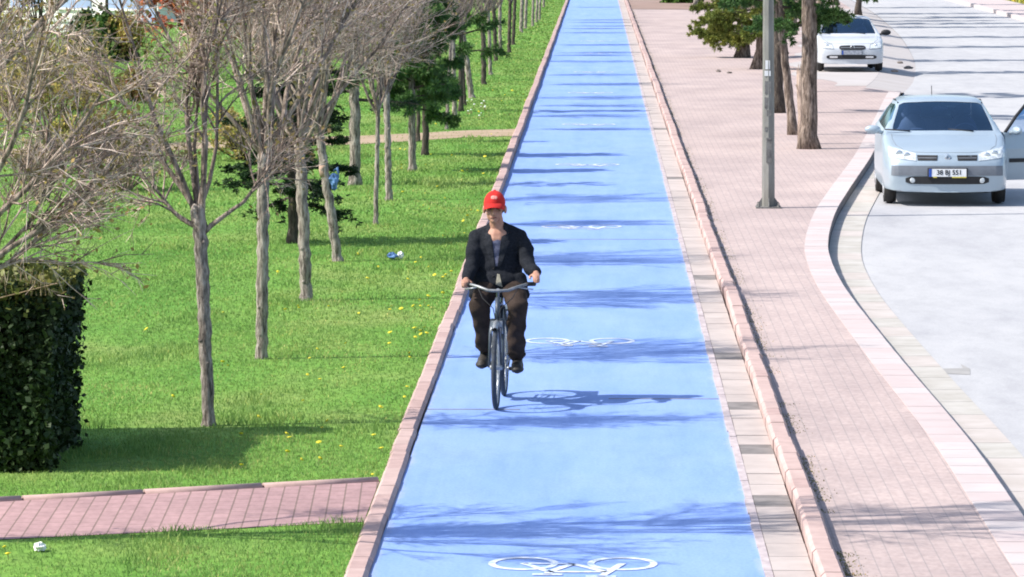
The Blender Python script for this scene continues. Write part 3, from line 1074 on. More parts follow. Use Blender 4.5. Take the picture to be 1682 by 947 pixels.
c1 = crown_mesh('bare_crown', 202, t1_limbs(), counts=(8, 8, 6), lens=(0.7, 0.38, 0.17), rad=(0.023, 0.0095, 0.0045, 0.0028), trop=0.06, spread=0.6, bud=0.4, twig='twigd')
bare_tree((342, 698), (326, 335), 23, 'bare grey tree nearest the pink cross path, forking low into upright limbs', c1, 1.0, 0, w_top=24, mid_px=(334, 460))
bare_tree((430, 588), (433, 250), 21, 'bare tree with straight pale trunk, second in its row behind the cross path', CROWNS[0], 1.0, 0.4, w_top=20)
bare_tree((504, 492), (492, 226), 22, 'bare tree with a wide bushy head, third in its row behind the cross path', CROWNS[1], 1.0, 2.1 - 2.1, w_top=18)
T4 = bare_tree((556, 428), (524, 212), 18, 'leaning bare tree with a blue bag tied round its trunk', CROWNS[3], 1.0, 0.25, w_top=14, mid_px=(536, 300))

row = [
    ((617, 368), (621, 176), 9, 'very thin bare tree standing just past the leaning tree', 2, 0.8),
    ((639, 328), (635, 150), 13, 'slim straight bare tree just before the small round pines', 0, 0.9),
    ((733, 212), (741, 58), 6.5, 'thin bare sapling standing at the edge of the dirt path', 2, 0.75),
    ((747, 190), (744, 60), 9, 'pale bare tree just beyond the dirt path, right of the thin sapling', 3, 0.8),
    ((764, 173), (757, 45), 6.5, 'thin dark bare tree beside the leaning pale trunk past the dirt path', 0, 0.8),
    ((775, 160), (757, 30), 11, 'leaning pale bare tree past the dirt path, close to white flowers', 1, 0.85),
    ((795, 138), (793, 22), 9.5, 'dark bare tree, front one of the cluster beyond the white flowers', 3, 0.95),
    ((806, 122), (802, 18), 7, 'thin bare tree second in the cluster beyond the white flowers', 0, 0.85),
    ((815, 100), (811, 12), 7.5, 'dark bare tree third in the cluster beyond the white flowers', 1, 0.85),
    ((822, 90), (821, 8), 7, 'pale bare tree at the back of the cluster beyond the white flowers', 2, 0.85),
    ((836, 86), (838, 2), 7, 'dark slim bare tree just right of the tree cluster', 0, 0.9),
    ((843, 73), (846, -4), 6.5, 'pale slim bare tree behind the dark one right of the cluster', 3, 0.9),
    ((856, 53), (858, -14), 7, 'far bare tree, first of the last group along the path', 1, 0.9),
    ((863, 46), (865, -16), 6, 'far bare tree, second of the last group along the path', 2, 0.9),
    ((875, 42), (876, -18), 5, 'far thin bare tree near the kerb in the last group', 0, 0.9),
    ((881, 36), (883, -22), 5, 'far thin bare tree close behind another in the last group', 3, 0.9),
    ((886, 32), (888, -24), 4.5, 'second farthest bare tree beside the kerb of the blue path', 1, 0.9),
    ((893, 11), (894, -34), 4.5, 'farthest bare tree visible beside the kerb of the blue path', 2, 0.9),
]
for i, (b, tp, w, lab, ci, cs) in enumerate(row):
    bare_tree(b, tp, w, lab, CROWNS[ci], cs, i * 1.3, bark='barkd' if 'dark' in lab else 'bark')

# blue bag and pale bandage on the leaning trunk
mb = MB()
pb = at_d(541, 298, T4.location.y)
r = random.Random(3)
vs, fs = [], []
nu, nv_ = 14, 9
for i in range(nv_ + 1):
    t = i / nv_
    for k in range(nu):
        a = 2 * math.pi * k / nu
        rr = (0.036 + 0.024 * math.sin(math.pi * min(1, t * 1.3))) * (1 + 0.22 * math.sin(a * 3 + i) + r.uniform(-.15, .15))
        if i == 0 or i == nv_: rr *= 0.45
        vs.append((0.02 + rr * 0.9 * math.cos(a), rr * 0.95 * math.sin(a), 0.10 - 0.20 * t))
for i in range(nv_):
    for k in range(nu):
        k2 = (k + 1) % nu
        fs.append((i * nu + k, i * nu + k2, (i + 1) * nu + k2, (i + 1) * nu + k))
mb.add(vs, fs, 0, False)
mb.tube([(0.02, 0, 0.12), (0.06, -0.03, 0.16), (0.085, -0.03, 0.05)], [0.012, 0.02, 0.004], 6)
bag = mb.build('plastic_bag', M['bluebag'], None, pb + Vector((0.03, -0.01, 0)))
tag(bag, 'crumpled blue plastic bag tied to the leaning tree trunk', 'bag')
pb = at_d(532, 281, T4.location.y)
mb = MB()
mb.tube([(0.006, 0, -0.06), (0.0, 0, 0), (-0.006, 0, 0.07)], [0.052, 0.056, 0.052], 14)
tag(mb.build('trunk_wrap', mat('tan_cloth', (0.36, 0.24, 0.18), (0.24, 0.17, 0.13), 14, 0.9), None, pb), 'tan cloth band wrapped round the leaning tree trunk above the blue bag', 'cloth')

# ---- needle trees
def tuft_quads(C, dirs, n, length, width, r, flat=1.0):
    """thin needles fanning out from points C"""
    C = np.repeat(np.asarray(C, float), n, 0)
    d = r.normal(size=C.shape)
    d[:, 2] *= flat
    d = d / np.linalg.norm(d, axis=1)[:, None] + np.repeat(np.asarray(dirs, float), n, 0) * 0.7
    d /= np.linalg.norm(d, axis=1)[:, None]
    e = np.cross(d, r.normal(size=C.shape)); e /= np.linalg.norm(e, axis=1)[:, None]
    L = length * r.uniform(0.6, 1.2, len(C))[:, None]
    w = width * r.uniform(0.7, 1.3, len(C))[:, None]
    return np.stack([C - e * w * 0.3, C + d * L * 0.5 - e * w * 0.5, C + d * L, C + d * L * 0.5 + e * w * 0.5], 1)


def needle_crown(name, seed, limbs, leafmat, twig='barkd', nsub=9, sublen=0.5, ntuft=5, nneedle=16, nl=0.10, nw=0.012, flat=1.0, rad=0.03, droop=-0.03, subflat=0.35):
    r = np.random.default_rng(seed)
    segs, C, D = [], [], []
    for s, d, L in limbs:
        p = np.array(s, float); d = unit(np.array(d, float))
        n = 5
        ra = rad * min(1, L)
        pts = [p]
        for i in range(n):
            d = unit(d + r.normal(size=3) * 0.09 + np.array([0, 0, droop]))
            q = p + d * L / n
            segs.append((p, q, ra * (1 - i / n * 0.8), ra * (1 - (i + 1) / n * 0.8)))
            p = q; pts.append(p)
        for k in range(nsub):
            t = r.uniform(0.25, 1.0)
            i = min(int(t * n), n - 1)
            s2 = pts[i] + (pts[i + 1] - pts[i]) * (t * n - i)
            dd = r.normal(size=3); dd[2] *= subflat
            dd = unit(unit(dd) + d * 0.8)
            LL = sublen * r.uniform(0.5, 1.2) * (1.15 - 0.5 * t)
            e = s2 + dd * LL
            segs.append((s2, e, ra * 0.3, ra * 0.1))
            for j in range(ntuft):
                C.append(s2 + (e - s2) * ((j + 0.6) / ntuft) + r.normal(size=3) * 0.02); D.append(dd)
    Q = tuft_quads(C, D, nneedle, nl, nw, r, flat)
    return segs_mesh(name, segs, 3, [M[twig], M[leafmat]], Q)


def radial_limbs(seed, n, z0, z1, L0, L1, elev0, elev1):
    r = random.Random(seed)
    out = []
    for k in range(n):
        t = k / (n - 1)
        az = k * 2.4 + r.uniform(-.3, .3)
        el = R(elev0 + (elev1 - elev0) * t + r.uniform(-8, 8))
        out.append(((0, 0, z0 + (z1 - z0) * t), (math.cos(az) * math.cos(el), math.sin(az) * math.cos(el), math.sin(el)), (L0 + (L1 - L0) * t) * r.uniform(0.75, 1.2)))
    return out


def needle_tree(base_px, trunk_top_z, w_px, label, limbs, leafmat, group, name, lean=(0, 0), bark='barkd', z=LAWN_Z, w_top=0.4, **kw):
    b = at(*base_px, z)
    t = empty(name, b)
    rr = w_px * b.y / F_PX / 2
    trunk_mesh([(0, 0, -.04), (lean[0] * 0.4, lean[1] * 0.4, trunk_top_z * 0.5), (lean[0], lean[1], trunk_top_z)], [rr, rr * 0.85, rr * w_top], seed=int(base_px[0] + base_px[1])).build('trunk', M[bark], t)
    if limbs is not None:
        lm = []
        for s, d, L in limbs:
            f = s[2] / trunk_top_z
            lm.append(((s[0] + lean[0] * f, s[1] + lean[1] * f, s[2]), d, L))
        link('crown', needle_crown('needle_crown', int(base_px[0] * 3 + base_px[1]), lm, leafmat, **kw), t)
    tag(t, label, 'tree', group)
    return t


CG = 'evergreen trees between the bare trees'
needle_tree((481, 398), 3.0, 17, 'dark cedar with flat layered boughs among the bare trunks', radial_limbs(3, 46, 0.50, 2.9, 0.78, 0.35, -4, 12), 'cedar', CG, 'cedar_tree', nsub=13, sublen=0.30, ntuft=6, nneedle=18, nl=0.06, nw=0.014, flat=0.35, subflat=0.12)
needle_tree((583, 303), 3.4, 19, 'evergreen tree with thick pale trunk behind the leaning bare tree', radial_limbs(5, 20, 1.25, 3.3, 0.9, 0.5, -2, 25), 'cedar', CG, 'cedar_tree', bark='bark', w_top=0.6, nsub=10, sublen=0.35, nneedle=14, nl=0.06, nw=0.014, flat=0.5, subflat=0.2)
needle_tree((677, 280), 2.5, 13, 'small round pine with grey trunk, nearer one of the pair by the dirt path', radial_limbs(7, 28, 0.98, 2.5, 0.7, 0.4, 2, 50), 'pine', CG, 'pine_tree', bark='bark', nsub=11, sublen=0.3, ntuft=5, nneedle=26, nl=0.11, nw=0.016)
needle_tree((699, 254), 2.7, 11.5, 'small round pine with dark trunk, farther one of the pair by the dirt path', radial_limbs(8, 28, 0.92, 2.7, 0.75, 0.4, 2, 50), 'pine', CG, 'pine_tree', nsub=11, sublen=0.3, ntuft=5, nneedle=26, nl=0.11, nw=0.016)
needle_tree((687, 232), 1.9, 7, 'thin young pine behind the grey trunked round pine', radial_limbs(9, 10, 1.0, 1.8, 0.4, 0.3, 10, 50), 'pine', CG, 'pine_tree', nsub=8, sublen=0.25, ntuft=4, nneedle=18, nl=0.10, nw=0.016)
needle_tree((757, 182), 3.6, 8, 'tall pine rising dark among the bare trunks beyond the dirt path', radial_limbs(10, 20, 1.2, 3.4, 0.8, 0.4, 5, 45), 'pine', CG, 'pine_tree', nsub=9, sublen=0.3, ntuft=4, nneedle=18, nl=0.12, nw=0.02)

# pines on the sidewalk
PG = 'pine trees on the sidewalk beside the road'
def spread_limbs(seed, n, z0, z1, L0, L1, e0, e1, extra=()):
    return radial_limbs(seed, n, z0, z1, L0, L1, e0, e1) + list(extra)


KW = dict(nsub=17, sublen=0.46, ntuft=7, nneedle=24, nl=0.10, nw=0.02, rad=0.035)
needle_tree((1329, 244), 8.5, 27, 'large rough barked pine on the sidewalk, nearest behind the lamp post', spread_limbs(21, 34, 2.6, 8.4, 1.5, 0.8, 8, 40, [((0, 0, 2.1), (-0.75, 0.3, 0.1), 0.9), ((0, 0, 2.1), (0.6, 0.3, 0.3), 0.45)]), 'pine', PG, 'pine_tree', bark='barkp', z=0, w_top=0.5, **KW)
needle_tree((1304, 221), 5.0, 15, 'slender pine leaning away from the large rough barked pine', spread_limbs(22, 22, 2.3, 4.9, 1.2, 0.7, 5, 45), 'pine', PG, 'pine_tree', bark='barkp', z=0, lean=(-0.75, 0.2), w_top=0.5, **KW)
needle_tree((1277, 185), 8.5, 20, 'dark trunked pine standing directly behind the lamp post', spread_limbs(23, 34, 2.0, 8.4, 1.4, 0.8, 8, 40), 'pine', PG, 'pine_tree', bark='barkd', z=0, w_top=0.5, **KW)
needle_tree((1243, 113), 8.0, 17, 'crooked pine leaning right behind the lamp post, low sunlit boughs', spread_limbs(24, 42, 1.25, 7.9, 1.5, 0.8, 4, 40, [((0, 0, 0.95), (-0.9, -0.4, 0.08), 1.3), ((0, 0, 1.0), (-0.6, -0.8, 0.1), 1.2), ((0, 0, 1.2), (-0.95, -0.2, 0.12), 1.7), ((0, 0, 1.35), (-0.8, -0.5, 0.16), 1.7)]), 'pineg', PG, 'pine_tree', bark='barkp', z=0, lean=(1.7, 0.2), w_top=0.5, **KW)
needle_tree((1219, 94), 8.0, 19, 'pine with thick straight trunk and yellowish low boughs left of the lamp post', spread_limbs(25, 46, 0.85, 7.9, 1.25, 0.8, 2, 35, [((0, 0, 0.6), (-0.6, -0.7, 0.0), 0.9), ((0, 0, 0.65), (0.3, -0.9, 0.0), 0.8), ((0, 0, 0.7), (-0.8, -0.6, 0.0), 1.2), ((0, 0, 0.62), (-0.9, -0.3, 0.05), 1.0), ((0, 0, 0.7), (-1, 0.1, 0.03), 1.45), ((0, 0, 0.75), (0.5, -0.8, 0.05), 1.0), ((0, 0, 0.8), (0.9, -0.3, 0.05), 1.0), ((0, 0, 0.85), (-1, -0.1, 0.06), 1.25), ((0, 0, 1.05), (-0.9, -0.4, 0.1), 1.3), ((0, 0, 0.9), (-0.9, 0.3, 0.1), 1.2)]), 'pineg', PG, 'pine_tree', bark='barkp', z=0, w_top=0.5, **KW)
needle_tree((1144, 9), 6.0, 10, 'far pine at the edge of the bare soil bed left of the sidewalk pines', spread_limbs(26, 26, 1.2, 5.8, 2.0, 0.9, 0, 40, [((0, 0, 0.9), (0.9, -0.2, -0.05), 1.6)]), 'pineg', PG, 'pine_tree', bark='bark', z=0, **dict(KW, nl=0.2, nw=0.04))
needle_tree((1410, 24), 9.0, 9.5, 'dark slim trunk standing behind the white car', spread_limbs(27, 30, 2.4, 8.8, 2.0, 0.9, 0, 40), 'pine', PG, 'pine_tree', bark='barkd', z=0, w_top=0.5, **dict(KW, nl=0.2, nw=0.04))

for k, (px, py, h, lab) in enumerate(((1325, 150, 9.0, 'pine hidden behind the trunk of the large rough barked pine'), (1262, 72, 9.0, 'pine behind the crooked pine and the lamp post'), (1300, 56, 9.5, 'pine between the lamp post and the large pine, farther back'), (1348, 34, 10.0, 'far pine behind the left side of the white car'), (1288, 40, 9.5, 'far pine behind the cluster of sidewalk pines, right of the lamp post'), (1325, 18, 10.0, 'very far pine at the top edge behind the pine cluster'), (1240, 30, 9.0, 'far pine at the top edge behind the yellowish low boughs'), (1372, 8, 10.0, 'farthest pine at the top edge above the white car'))):
    needle_tree((px, py), h, 15 if k < 3 else 11, lab, radial_limbs(300 + k, 34, 2.2, h - 0.1, 1.7, 0.8, 0, 40), 'pine', PG, 'pine_tree', bark='barkp', z=0, w_top=0.4, **dict(KW, nl=0.16, nw=0.035, nsub=12))

# broken stump leaning on the big pine
b = at(1318, 236, 0)
mb = MB()
r = random.Random(12)
pts = [(0.02, 0, -0.02), (0.0, 0.0, 0.5), (-0.03, 0.02, 0.95), (-0.06, 0.02, 1.28)]
mb.tube(pts, [0.11, 0.085, 0.075, 0.05], 11)
for k in range(7):
    a = 2 * math.pi * k / 7
    mb.tube([(-0.06 + 0.035 * math.cos(a), 0.02 + 0.035 * math.sin(a), 1.22), (-0.065 + 0.04 * math.cos(a), 0.02 + 0.04 * math.sin(a), 1.30 + r.uniform(0, .14))], [0.018, 0.003], 5)
mb.tube([(-0.04, 0, 0.9), (-0.12, -0.02, 1.03)], [0.03, 0.014], 7)
tag(mb.build('broken_trunk', bark_mat('pale_dead_wood', (0.36, 0.28, 0.235), (0.46, 0.37, 0.32), (0.22, 0.17, 0.145), 7), None, b), 'pale broken dead trunk standing beside the large rough barked pine', 'stump')

# ---- hedge
def hedge():
    r = np.random.default_rng(31)
    p_b = at(77, 775, LAWN_Z); p_t = at_d(88, 472, p_b.y)
    xb, xt, yf, H = p_b.x, p_t.x, p_b.y, p_t.z
    xl, yb = -6.4, yf + 2.0
    mb = MB()
    i = 0.09
    mb.box((xl, yf + i, 0), (xb - i, yb - i, H - i - 0.02), 1)
    pts = []
    def surf(n, fn): pts.append(fn(r.random(n), r.random(n), r.normal(0, 0.028, n)))
    bulge = lambda a, b: 0.035 * np.sin(a * 9 + 1) * np.cos(b * 7)
    xe = lambda v: xb + (xt - xb) * v
    surf(15000, lambda u, v, d: np.stack([xl + (xe(v) - xl) * u ** 0.6, yf + 0.05 + d + bulge(u * 3, v), v * H], 1))
    surf(6000, lambda u, v, d: np.stack([xe(v) - 0.04 + d + bulge(u, v), yf + (yb - yf) * u, v * H], 1))
    surf(9000, lambda u, v, d: np.stack([xl + (xt - xl) * u ** 0.6, yf + (yb - yf) * v, H - 0.03 + d + 0.03 * np.sin(u * 21) * np.cos(v * 5)], 1))
    P = np.concatenate(pts)
    P += r.normal(0, 0.012, P.shape)
    L = leaf_quads(P, 0.036, r, 1.3)
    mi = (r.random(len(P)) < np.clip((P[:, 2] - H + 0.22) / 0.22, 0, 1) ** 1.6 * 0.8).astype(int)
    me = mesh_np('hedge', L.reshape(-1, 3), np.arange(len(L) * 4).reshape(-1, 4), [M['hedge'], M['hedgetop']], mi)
    t = empty('clipped_hedge', ((xl + xb) / 2, (yf + yb) / 2, LAWN_Z))
    off = -Vector(t.location) + Vector((0, 0, LAWN_Z))
    me.transform(Matrix.Translation(off))
    link('foliage', me, t)
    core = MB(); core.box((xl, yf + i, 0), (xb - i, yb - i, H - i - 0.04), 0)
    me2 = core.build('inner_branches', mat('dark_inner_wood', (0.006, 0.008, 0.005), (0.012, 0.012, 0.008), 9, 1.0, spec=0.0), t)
    me2.location = off
    # cut twigs standing proud along the top edge
    segs = []
    for k in range(150):
        x = r.uniform(-5.2, xt - 0.02); y = r.uniform(yf, yb) if k % 2 else yf + abs(r.normal(0, .08))
        p = np.array([x, y, H - 0.08]); q = p + np.array([r.normal(0, .05), r.normal(0, .05), r.uniform(0.08, 0.2)])
        segs.append((p, q, 0.004, 0.0015))
    segs.append((np.array([-4.6, yf - 0.03, H - 0.2]), np.array([xt + 0.03, yf - 0.02, H + 0.01]), 0.006, 0.004))
    tw = link('cut_twigs', segs_mesh('hedge_twigs', segs, 4, [M['twigy']]), t, off)
    tag(tw, kind='stuff')
    tag(t, 'dark green clipped box hedge beside the pink cross path', 'hedge')


hedge()

# ---- shrubs in the park behind
SG = 'shrubs on the lawn at the upper left'


def shrub(px, py, h, w, label, twig, leaf, seed, bud=0.7, bs=0.045, n=16, name='bare_shrub', cnt=(8, 7, 4)):
    b = at(px, py, LAWN_Z)
    r = random.Random(seed)
    lim = []
    for k in range(n):
        az = 2 * math.pi * (k + r.random() * 0.6) / n
        tilt = R(r.uniform(8, 62))
        lim.append(((0.08 * w * math.cos(az), 0.08 * w * math.sin(az), 0), (math.sin(tilt) * math.cos(az) * w / h * 1.2, math.sin(tilt) * math.sin(az) * w / h * 1.2, math.cos(tilt)), h * r.uniform(0.6, 0.95)))
    segs, tips, rr = grow_crown(seed, lim, counts=cnt, lens=(h * 0.36, h * 0.2, h * 0.09), rad=(0.018, 0.008, 0.005, 0.004), trop=0.05, spread=0.7, bud=bud)
    me = segs_mesh('shrub_branches', segs, 3, [M[twig], M[leaf]], leaf_quads(tips, bs, rr))
    o = link(name, me, None, b)
    tag(o, label, 'shrub', SG)
    return o


shrub(205, 312, 0.95, 0.95, 'tangled grey brown bare shrub on the lawn behind the near trees', 'twig', 'bud', 61, 0.4, 0.03, 18)
shrub(70, 330, 1.0, 0.8, 'bare twiggy shrub behind the reaching branches at the left edge', 'twig', 'bud', 62, 0.4, 0.03, 14)
shrub(90, 235, 1.9, 1.35, 'tall tan shrub with yellowish buds at the left edge', 'twigy', 'budy', 63, 0.8, 0.045, 20)
shrub(222, 168, 0.7, 0.6, 'small pinkish bare shrub on the lawn below the red tree', 'twigr', 'bud', 64, 0.6, 0.05)
shrub(150, 262, 0.8, 0.8, 'low shrub with yellow green buds between two twiggy shrubs', 'twigy', 'budy', 65, 0.9, 0.04)
shrub(15, 180, 2.0, 1.4, 'broad tan shrub half out of frame at the left edge', 'twigy', 'budy', 66, 0.8, 0.06, 18)
shrub(395, 262, 0.8, 0.7, 'yellow green budding shrub between the two nearest bare trunks', 'twigy', 'budy', 67, 0.9, 0.035)
shrub(205, 100, 1.3, 0.6, 'upright orange brown shrub beside the thin far post', 'twigr', 'budy', 68, 0.8, 0.06)
shrub(470, 275, 0.7, 0.7, 'green leafy low shrub half hidden by the third bare trunk', 'twigy', 'shrubg', 69, 0.95, 0.05)

# the red budding tree far behind the first bare tree
b = at(322, 128, LAWN_Z)
t = empty('red_budding_tree', b)
trunk_mesh([(0, 0, -.04), (0.03, 0, 0.5), (0.0, 0, 1.0)], [0.10, 0.08, 0.07], seed=71).build('trunk', M['barkd'], t)
link('crown', crown_mesh('red_crown', 71, vase_limbs(71, 16, (18, 78), (1.2, 2.0), 0.85), 'twigr', 'budr', counts=(11, 9, 6), bud=1.0, budsize=0.085, rad=(0.035, 0.014, 0.008, 0.006)), t).scale = (1.35, 1.35, 1.15)
tag(t, 'small tree with reddish buds far behind the first bare tree', 'tree')
for px, py, h, lab in ((60, 88, 2.6, 'broad yellow green budding tree far back at the left edge'), (455, 95, 2.4, 'tan budding tree far behind the row of bare trunks'), (560, 60, 2.6, 'far budding tree behind the bushy heads of the row'), (360, 60, 2.4, 'brown budding tree far right of the reddish one')):
    b = at(px, py, LAWN_Z)
    t = empty('budding_tree', b)
    trunk_mesh([(0, 0, -.04), (0.03, 0, 0.4), (0.0, 0, 0.8)], [0.10, 0.08, 0.07], seed=px).build('trunk', M['bark'], t)
    link('crown', crown_mesh('budding_crown', 80 + px, vase_limbs(80 + px, 10, (18, 72), (h * 0.5, h * 0.8), 0.8), 'twigy', 'budy' if px < 100 else 'bud', counts=(8, 7, 4), bud=0.9, budsize=0.08, rad=(0.035, 0.014, 0.009, 0.007)), t)
    tag(t, lab, 'tree', 'budding trees far back in the park')

# dense evergreen bushes
for px, py, wx, h, lab in ((160, 100, 1.5, 1.25, 'dense dark evergreen bush in front of the white wall'), (1120, 4, 1.4, 0.7, 'low dark bush in the bare soil bed at the top'), (1090, -2, 1.2, 0.8, 'dark bush at the back of the bare soil bed')):
    b = at(px, py, 0.02)
    rr = np.random.default_rng(px)
    n = 5200
    d = rr.normal(size=(n, 3)); d /= np.linalg.norm(d, axis=1)[:, None]; d[:, 2] = np.abs(d[:, 2])
    az = np.arctan2(d[:, 1], d[:, 0])
    sc = (0.72 + 0.3 * rr.random(n) ** 0.5) * (1 + 0.16 * np.sin(az * 5 + 3 * d[:, 2]) + 0.1 * np.sin(az * 9 - 7 * d[:, 2]))
    P = d * sc[:, None] * np.array([wx * 0.6, wx * 0.6, h])
    L = leaf_quads(P, 0.09, rr, 1.5)
    o = link('evergreen_bush', mesh_np('bush', L.reshape(-1, 3), np.arange(n * 4).reshape(-1, 4), [M['shrubg']]), None, b)
    tag(o, lab, 'bush', 'dense evergreen bushes')

# unseen evergreen added left of the frame to throw shade past the hedge
rr = np.random.default_rng(77)
n = 9000
zz = rr.random(n) ** 0.8 * 3.1
rad = (0.50 - 0.09 * zz) * (0.75 + 0.3 * rr.random(n) ** 0.5)
az = rr.uniform(0, 2 * np.pi, n)
P = np.stack([rad * np.cos(az), rad * np.sin(az), 0.15 + zz], 1)
L = leaf_quads(P, 0.10, rr, 1.6)
t = empty('added_evergreen', (-5.45, 33.9, LAWN_Z))
link('foliage', mesh_np('columnar_foliage', L.reshape(-1, 3), np.arange(n * 4).reshape(-1, 4), [M['cedar']]), t)
mb = MB(); mb.tube([(0, 0, -0.02), (0, 0, 3.0)], [0.07, 0.02], 8); mb.build('trunk', M['barkd'], t)
tag(t, 'tall columnar evergreen added off the left edge to cast shade past the dark clipped hedge', 'tree')

# far upper left: low white wall, building behind it, thin post
def at3(px, py, z): return at(px, py, z)
bw = at(100, 52, LAWN_Z)
t = empty('white_wall', (bw.x, bw.y, LAWN_Z), R(-22))
mb = MB(); mb.box((-6.0, 0, -.1), (2.6, 0.25, 0.36)); mb.build('wall_body', M['wall'], t)
mb = MB(); mb.box((-6.05, -0.05, 0.362), (2.65, 0.30, 0.44)); mb.build('coping', M['wall'], t)
tag(t, 'low white rendered wall at the back of the park', 'wall')
t = empty('park_building', (bw.x - 0.5, bw.y + 16, LAWN_Z), R(-38))
mb = MB(); mb.box((-5.5, 0, -.1), (3.2, 5, 3.0)); mb.build('wall', M['wall'], t)
mb = MB(); mb.box((-5.8, -0.4, 3.0), (3.5, 5.4, 3.25)); mb.build('roof', M['roofr'], t)
for x in (-4.6, -2.0, 0.6):
    f = MB(); f.box((x, -0.05, 0.5), (x + 1.7, 0.0, 2.2)); fo = f.build('window', M['bluewall'], t)
    s = MB(); s.box((x - 0.06, -0.1, 0.42), (x + 1.76, -0.002, 0.5)); s.build('sill', M['wall'], fo)
mb = MB(); mb.box((2.4, -0.06, 0), (3.1, 0.0, 2.1)); mb.build('door', M['bluewall'], t)
tag(t, 'pale building with blue grey windows behind the white wall', 'building')
b = at(176, 78, LAWN_Z)
t = empty('thin_post', b)
mb = MB(); mb.tube([(0, 0, -.03), (0, 0, 4.2)], 0.045, 8); mb.build('pole', M['barkd'], t)
mb = MB(); mb.tube([(0, 0, 4.1), (0.25, 0, 4.35), (0.6, 0, 4.35)], 0.03, 8); mb.ball((0.65, 0, 4.32), (0.16, 0.07, 0.05)); mb.build('lamp_arm', M['steeld'], t)
tag(t, 'thin dark lamp post far back beside the evergreen bush', 'lamp post')
b = at(205, 85, LAWN_Z)
b = at(660, 24, LAWN_Z)
t = empty('white_kiosk', b)
mb = MB(); mb.box((-0.8, 0, 0), (0.8, 1.3, 1.5)); mb.build('body', M['wall'], t)
mb = MB(); mb.add([(-0.95, -0.2, 1.503), (0.95, -0.2, 1.503), (0.95, 1.5, 1.503), (-0.95, 1.5, 1.503), (-0.2, 0.65, 1.85), (0.2, 0.65, 1.85)], [(3, 2, 1, 0), (0, 1, 5, 4), (1, 2, 5), (2, 3, 4, 5), (3, 0, 4)]); mb.build('roof', M['wall'], t)
mb = MB(); mb.box((-0.5, -0.04, 0.7), (0.5, -0.001, 1.2)); mb.build('window', M['bluewall'], t)
tag(t, 'small white kiosk far behind the bushy crowns', 'kiosk')

# litter and stones
def crumple(name, px, py, size, m, seed, z=LAWN_Z):
    b = at(px, py, z)
    r = random.Random(seed)
    mb = MB()
    vs, fs = [], []
    nu, nv_ = 12, 7
    for i in range(nv_ + 1):
        t = R(-90 + 180 * i / nv_)
        for k in range(nu):
            a = 2 * math.pi * k / nu
            q = 1 + r.uniform(-.35, .3)
            vs.append((size[0] * q * math.cos(t) * math.cos(a), size[1] * q * math.cos(t) * math.sin(a), max(0.0, size[2] * (0.5 + 0.6 * q * math.sin(t)))))
    for i in range(nv_):
        for k in range(nu):
            k2 = (k + 1) % nu
            fs.append((i * nu + k, i * nu + k2, (i + 1) * nu + k2, (i + 1) * nu + k))
    mb.add(vs, fs)
    return mb.build(name, m, None, b)


tag(crumple('litter_bag', 644, 425, (0.06, 0.07, 0.065), M['bluebag'], 1), 'blue plastic bag lying on the grass behind the cyclist', 'litter')
tag(crumple('litter_paper', 658, 424, (0.035, 0.05, 0.07), M['white'], 2), 'white scrap of paper against the blue bag on the grass', 'litter')
tag(crumple('paper_cup', 65, 904, (0.036, 0.05, 0.045), M['white'], 3), 'white crumpled scrap on the grass in the bottom left corner', 'litter')
tag(crumple('stone', 1180, 118, (0.06, 0.06, 0.06), M['stone'], 4, 0), 'small dark stone on the sidewalk left of the pines', 'stone')
for k, (px, py, s) in enumerate(((1198, 120, .07), (1470, 118, .1), (1492, 113, .12), (1478, 104, .09))):
    lab = ('dark clod on the sidewalk right of the small dark stone', 'clod of dirt right of the white car', 'larger clod of dirt by the kerb end behind the silver car', 'small clod of dirt beside the white car wheel')[k]
    tag(crumple('clod', px, py, (s, s, s * 0.6), M['stone'], 20 + k, 0), lab, 'clod')

# white flowers past the dirt path
mb = MB()
mb.tube([(0, 0, 0), (0.004, 0, 0.10)], 0.004, 5, 1)
mb.ball((0.004, 0, 0.11), (0.028, 0.028, 0.016), 0, 8, 4)
for k in range(6):
    a = k * 1.05
    mb.add([(0, 0, 0.02), (0.06 * math.cos(a) - .012 * math.sin(a), 0.06 * math.sin(a) + .012 * math.cos(a), 0.06), (0.10 * math.cos(a), 0.10 * math.sin(a), 0.05), (0.06 * math.cos(a) + .012 * math.sin(a), 0.06 * math.sin(a) - .012 * math.cos(a), 0.06)], [(0, 1, 2, 3)], 1)
wf = mb.build('white_flower', [M['white'], M['weed']])
r = random.Random(8)
for k in range(13):
    px, py = 783 + r.gauss(0, 11), 176 + r.gauss(0, 8)
    p = at(px, py, LAWN_Z)
    o = wf if k == 0 else wf.copy()
    if k: COL.objects.link(o)
    o.location = p; o.rotation_euler = (0, 0, r.uniform(0, 6)); s = r.uniform(0.45, 0.9); o.scale = (s, s, s)
    tag(o, 'white flower in the patch by the leaning pale tree past the dirt path', 'flower', 'white flowers growing past the dirt path')

